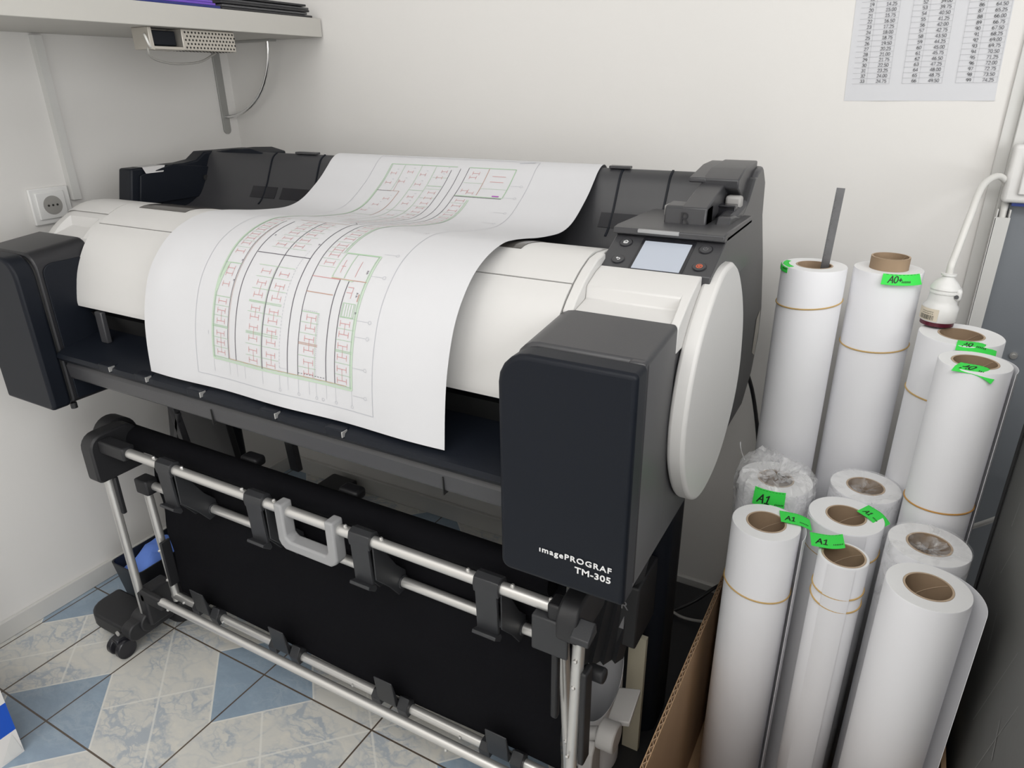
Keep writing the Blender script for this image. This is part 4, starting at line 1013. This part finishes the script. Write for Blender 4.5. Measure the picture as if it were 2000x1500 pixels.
for i in range(15):
    for j in range(5):
        y = -.387+.0085*i+(.00425 if j % 2 else 0); z = 1.2675+.007*j
        hl.cyl((.3349,y,z), (.3354,y,z), .0021, 8)
        if j == 0:
            for q in range(5): hl.cyl((.292+.009*q,y,1.2621), (.292+.009*q,y,1.2616), .0021, 8)
hl.build('vent_holes', M['hole'], pw, smooth=0)
MB().sweep(smooth_path([(.31,-.455,1.280),(.325,-.47,1.262),(.315,-.455,1.246),(.30,-.40,1.238),(.29,-.33,1.242),(.287,-.29,1.256),(.287,-.275,1.264)], 5), .0022, 8).build('lead', M['cablegrey'], pw, smooth=60)
MB().sweep(smooth_path([(.31,-.462,1.290),(.335,-.478,1.285),(.338,-.474,1.268),(.32,-.455,1.264)], 4), .0022, 8).build('lead', M['cablewhite'], pw, smooth=60)
fz = 1.3432
for k in range(5):
    th = .0058; inset = (.0, .004, .002, .009, .005)[k]
    o = MB().box(.10, .347-inset, -.292+.004*(k % 2), -.028-.006*((k*2) % 3), fz+th*k, fz+th*(k+1)-.0012)
    lab = ['bottom black folder of the stack at the shelf end', 'second lowest dark grey folder of the stack at the shelf end', 'middle black folder of the stack at the shelf end', 'second highest dark grey folder of the stack at the shelf end', 'top black folder of the stack at the shelf end'][k]
    tag(o.build('folder', M['blackf' if k % 2 == 0 else 'greyf'], bevel=.0012), lab, 'folder', 'folders stacked on the shelf end')
tag(MB().box(.09,.346,-.70,-.296,1.3432,1.3482).build('folder', M['bluef'], bevel=.001), 'dark blue folder lying under the purple folders on the shelf', 'folder')
for k in range(3):
    o = MB().box(.09,.343-.003*k,-.66+.02*k,-.305-.004*k,1.3484+.0050*k,1.3530+.0050*k).build('folder', M['purple'], bevel=.001)
    tag(o, ['lowest purple folder on top of the dark blue folder', 'middle purple folder above the dark blue folder', 'uppermost purple folder above the dark blue folder'][k], 'folder', 'purple folders on the shelf')
# left wall socket
ws = empty('wall_socket', (0, -.56, .955), 'white wall socket left of the printer under the cable duct', 'socket')
MB().box(0,.008,-.600,-.513,.915,.993).build('frame', M['plug'], ws, bevel=.0025)
MB().box(.007,.012,-.589,-.526,.926,.984).build('insert', M['plug'], ws, bevel=.002)
rs = MB(); vs = [(.0122, -.5565+.021*math.cos(a), .955+.021*math.sin(a)) for a in [2*PI*k/28 for k in range(28)]]
rs.cyl((.0118,-.5565,.955), (.0126,-.5565,.955), .0205, 28); rs.build('recess', M['cablegrey'], ws)
ph = MB()
for dy in (-.0095, 0, .0095): ph.cyl((.0124,-.5565+dy,.955), (.0132,-.5565+dy,.955), .0024, 10)
ph.build('pin_holes', M['hole'], ws)

# ------------------------------------------------------------------ small things on the floor
bn = empty('waste_bin', (.18, -.6, 0), 'small black plastic bin by the left wall behind the basket leg', 'bin')
o_, i_ = rrect(.130,.226,-.69,-.51,(.012,)*4), rrect(.133,.223,-.687,-.513,(.012,)*4)
o2, i2 = rrect(.120,.229,-.704,-.50,(.014,)*4), rrect(.123,.226,-.701,-.503,(.014,)*4)
n_ = len(o_); vs = [(x,y,0.0) for x,y in o_]+[(x,y,.122) for x,y in o2]+[(x,y,.122) for x,y in i2]+[(x,y,.004) for x,y in i_]
fs = [tuple(range(n_))[::-1], tuple(range(3*n_,4*n_))]
for L_ in range(3): fs += [(L_*n_+k, L_*n_+(k+1)%n_, (L_+1)*n_+(k+1)%n_, (L_+1)*n_+k) for k in range(n_)]
MB().add(vs, fs).build('bucket', M['bin'], bn, smooth=30)
random.seed(2); vs = []; fs = []
for j in range(11):
    for i in range(9):
        u_, v2 = i/8, j/10; x = .127+.093*u_; y = -.690+.165*v2
        e = min(u_, 1-u_, v2, 1-v2)
        vs.append((x, y, .074+.050*min(1, e*4)+random.uniform(-.008,.008)))
for j in range(10):
    for i in range(8): fs.append((j*9+i, j*9+i+1, (j+1)*9+i+1, (j+1)*9+i))
cl = MB().add(vs, fs).build('cloth', M['bluecloth'], smooth=60)
s_ = cl.modifiers.new('thick', 'SOLIDIFY'); s_.thickness = .004
tag(cl, 'crumpled light blue cloth in the small black bin', 'cloth')
pk = empty('paper_pack', (.25, -1.2, 0), 'blue and white paper pack at lower left corner', 'pack')
m = MB(); zl = [0, .060, .1285, .26]
for k, mi in ((0,0),(1,1),(2,0)): m.box(.15,.36,-1.36,-1.066,zl[k],zl[k+1],mi)
m.build('wrapping', [M['packwhite'], M['packblue']], pk, smooth=0)
MB().add([(.3604,-1.075,.055),(.3604,-1.090,.03),(.3604,-1.105,.005),(.3615,-1.09,.004),(.3615,-1.068,.006)], [(0,1,4),(1,2,3),(1,3,4)]).build('end_fold', M['trim'], pk, smooth=0)
# under the printer on the right
oc = MB(); vs = []; fs = []; nn = 30
for i in range(nn+1):
    a = D2(-175+330*i/nn); x = 1.365+.036*math.cos(a); y = -.585+.050*math.sin(a)
    vs += [(x, y, .0632), (x, y, .195+.115*((y+.635)/.10))]
for i in range(nn): fs.append((2*i, 2*i+2, 2*i+3, 2*i+1))
oc = oc.add(vs, fs).build('paper_curl', M['paper'], smooth=180); s_ = oc.modifiers.new('thick', 'SOLIDIFY'); s_.thickness = .0006
tag(oc, 'curled white paper offcut standing on the black foot beneath printer', 'paper')
tag(MB().box(1.398,1.428,-.545,-.535,.0625,.325).build('beige_card', M['beige'], smooth=0), 'beige card standing behind the white paper curl', 'card')
ad = empty('roll_adapter', (1.39, -.67, .0622), 'grey plastic roll adapter on the black foot beside the basket leg', 'roll adapter')
MB().prism([(-.705,.0625),(-.648,.0625),(-.652,.165),(-.672,.205),(-.690,.19),(-.70,.12)], 'x', 1.372, 1.396).box(1.366,1.410,-.712,-.646,.0622,.080).build('arm', M['adapter'], ad, bevel=.003)
MB().cyl((1.400,-.672,.228), (1.430,-.672,.228), .024, 28).cyl((1.372,-.672,.210), (1.400,-.672,.225), .011, 16).build('wheel', M['adapter'], ad, bevel=.003)
fl = [(1.404,-.652,.236),(1.442,-.652,.250),(1.442,-.602,.276),(1.404,-.602,.262)]
MB().add(fl+[(x,y,z-.010) for x,y,z in fl], [(0,1,2,3),(7,6,5,4),(0,4,5,1),(1,5,6,2),(2,6,7,3),(3,7,4,0)]).build('flange', M['adapter'], ad, bevel=.002)
def cable(pts, r, m, lab):
    tag(MB().sweep(smooth_path(pts, 6), r, 10).build('cable', M[m], smooth=60), lab, 'cable')
cable([(1.30,-.05,.085),(1.335,-.045,.055),(1.37,-.04,.032),(1.41,-.04,.024),(1.46,-.045,.024),(1.50,-.06,.006)], .0035, 'cablegrey', 'upper grey cable by the baseboard behind the printer')
cable([(1.34,-.16,.085),(1.37,-.165,.075),(1.40,-.17,.070),(1.44,-.17,.075),(1.49,-.16,.085),(1.496,-.10,.06),(1.496,-.07,.004)], .0035, 'cablegrey', 'lower grey cable between printer column and cardboard box')
cable([(1.33,-.20,.068),(1.37,-.17,.072),(1.41,-.13,.085),(1.45,-.10,.12),(1.49,-.09,.17),(1.51,-.07,.30),(1.50,-.06,.46),(1.475,-.075,.60),(1.455,-.14,.70)], .004, 'cableblack', 'black cable rising from floor behind printer to its back')

# ------------------------------------------------------------------ light
def area(name, loc, sx, sy, power, col=(1,1,1), rot=(0,0,0)):
    l = bpy.data.lights.new(name, 'AREA'); l.shape = 'RECTANGLE'; l.size = sx; l.size_y = sy; l.energy = power; l.color = col
    o = bpy.data.objects.new(name, l); COL.objects.link(o); o.location = loc; o.rotation_euler = rot; return o
area('ceiling_lamp', (1.0, -2.5, RZ-.04), 1.2, 1.2, 20, (1.0, .985, .97))
area('ceiling_lamp', (2.35, -2.4, RZ-.04), 1.2, 1.2, 20, (1.0, .985, .97))
area('right_wall_fill', (RX-.03, -2.0, 1.3), 1.7, 1.7, 38, (.97, .985, 1.0), (0, PI/2, 0))  # added fill at the right wall, no window there; lifts disc and left wall
w = bpy.data.worlds.new('world'); S.world = w; w.use_nodes = True
w.node_tree.nodes['Background'].inputs[0].default_value = (.9, .95, 1, 1)
w.node_tree.nodes['Background'].inputs[1].default_value = .3
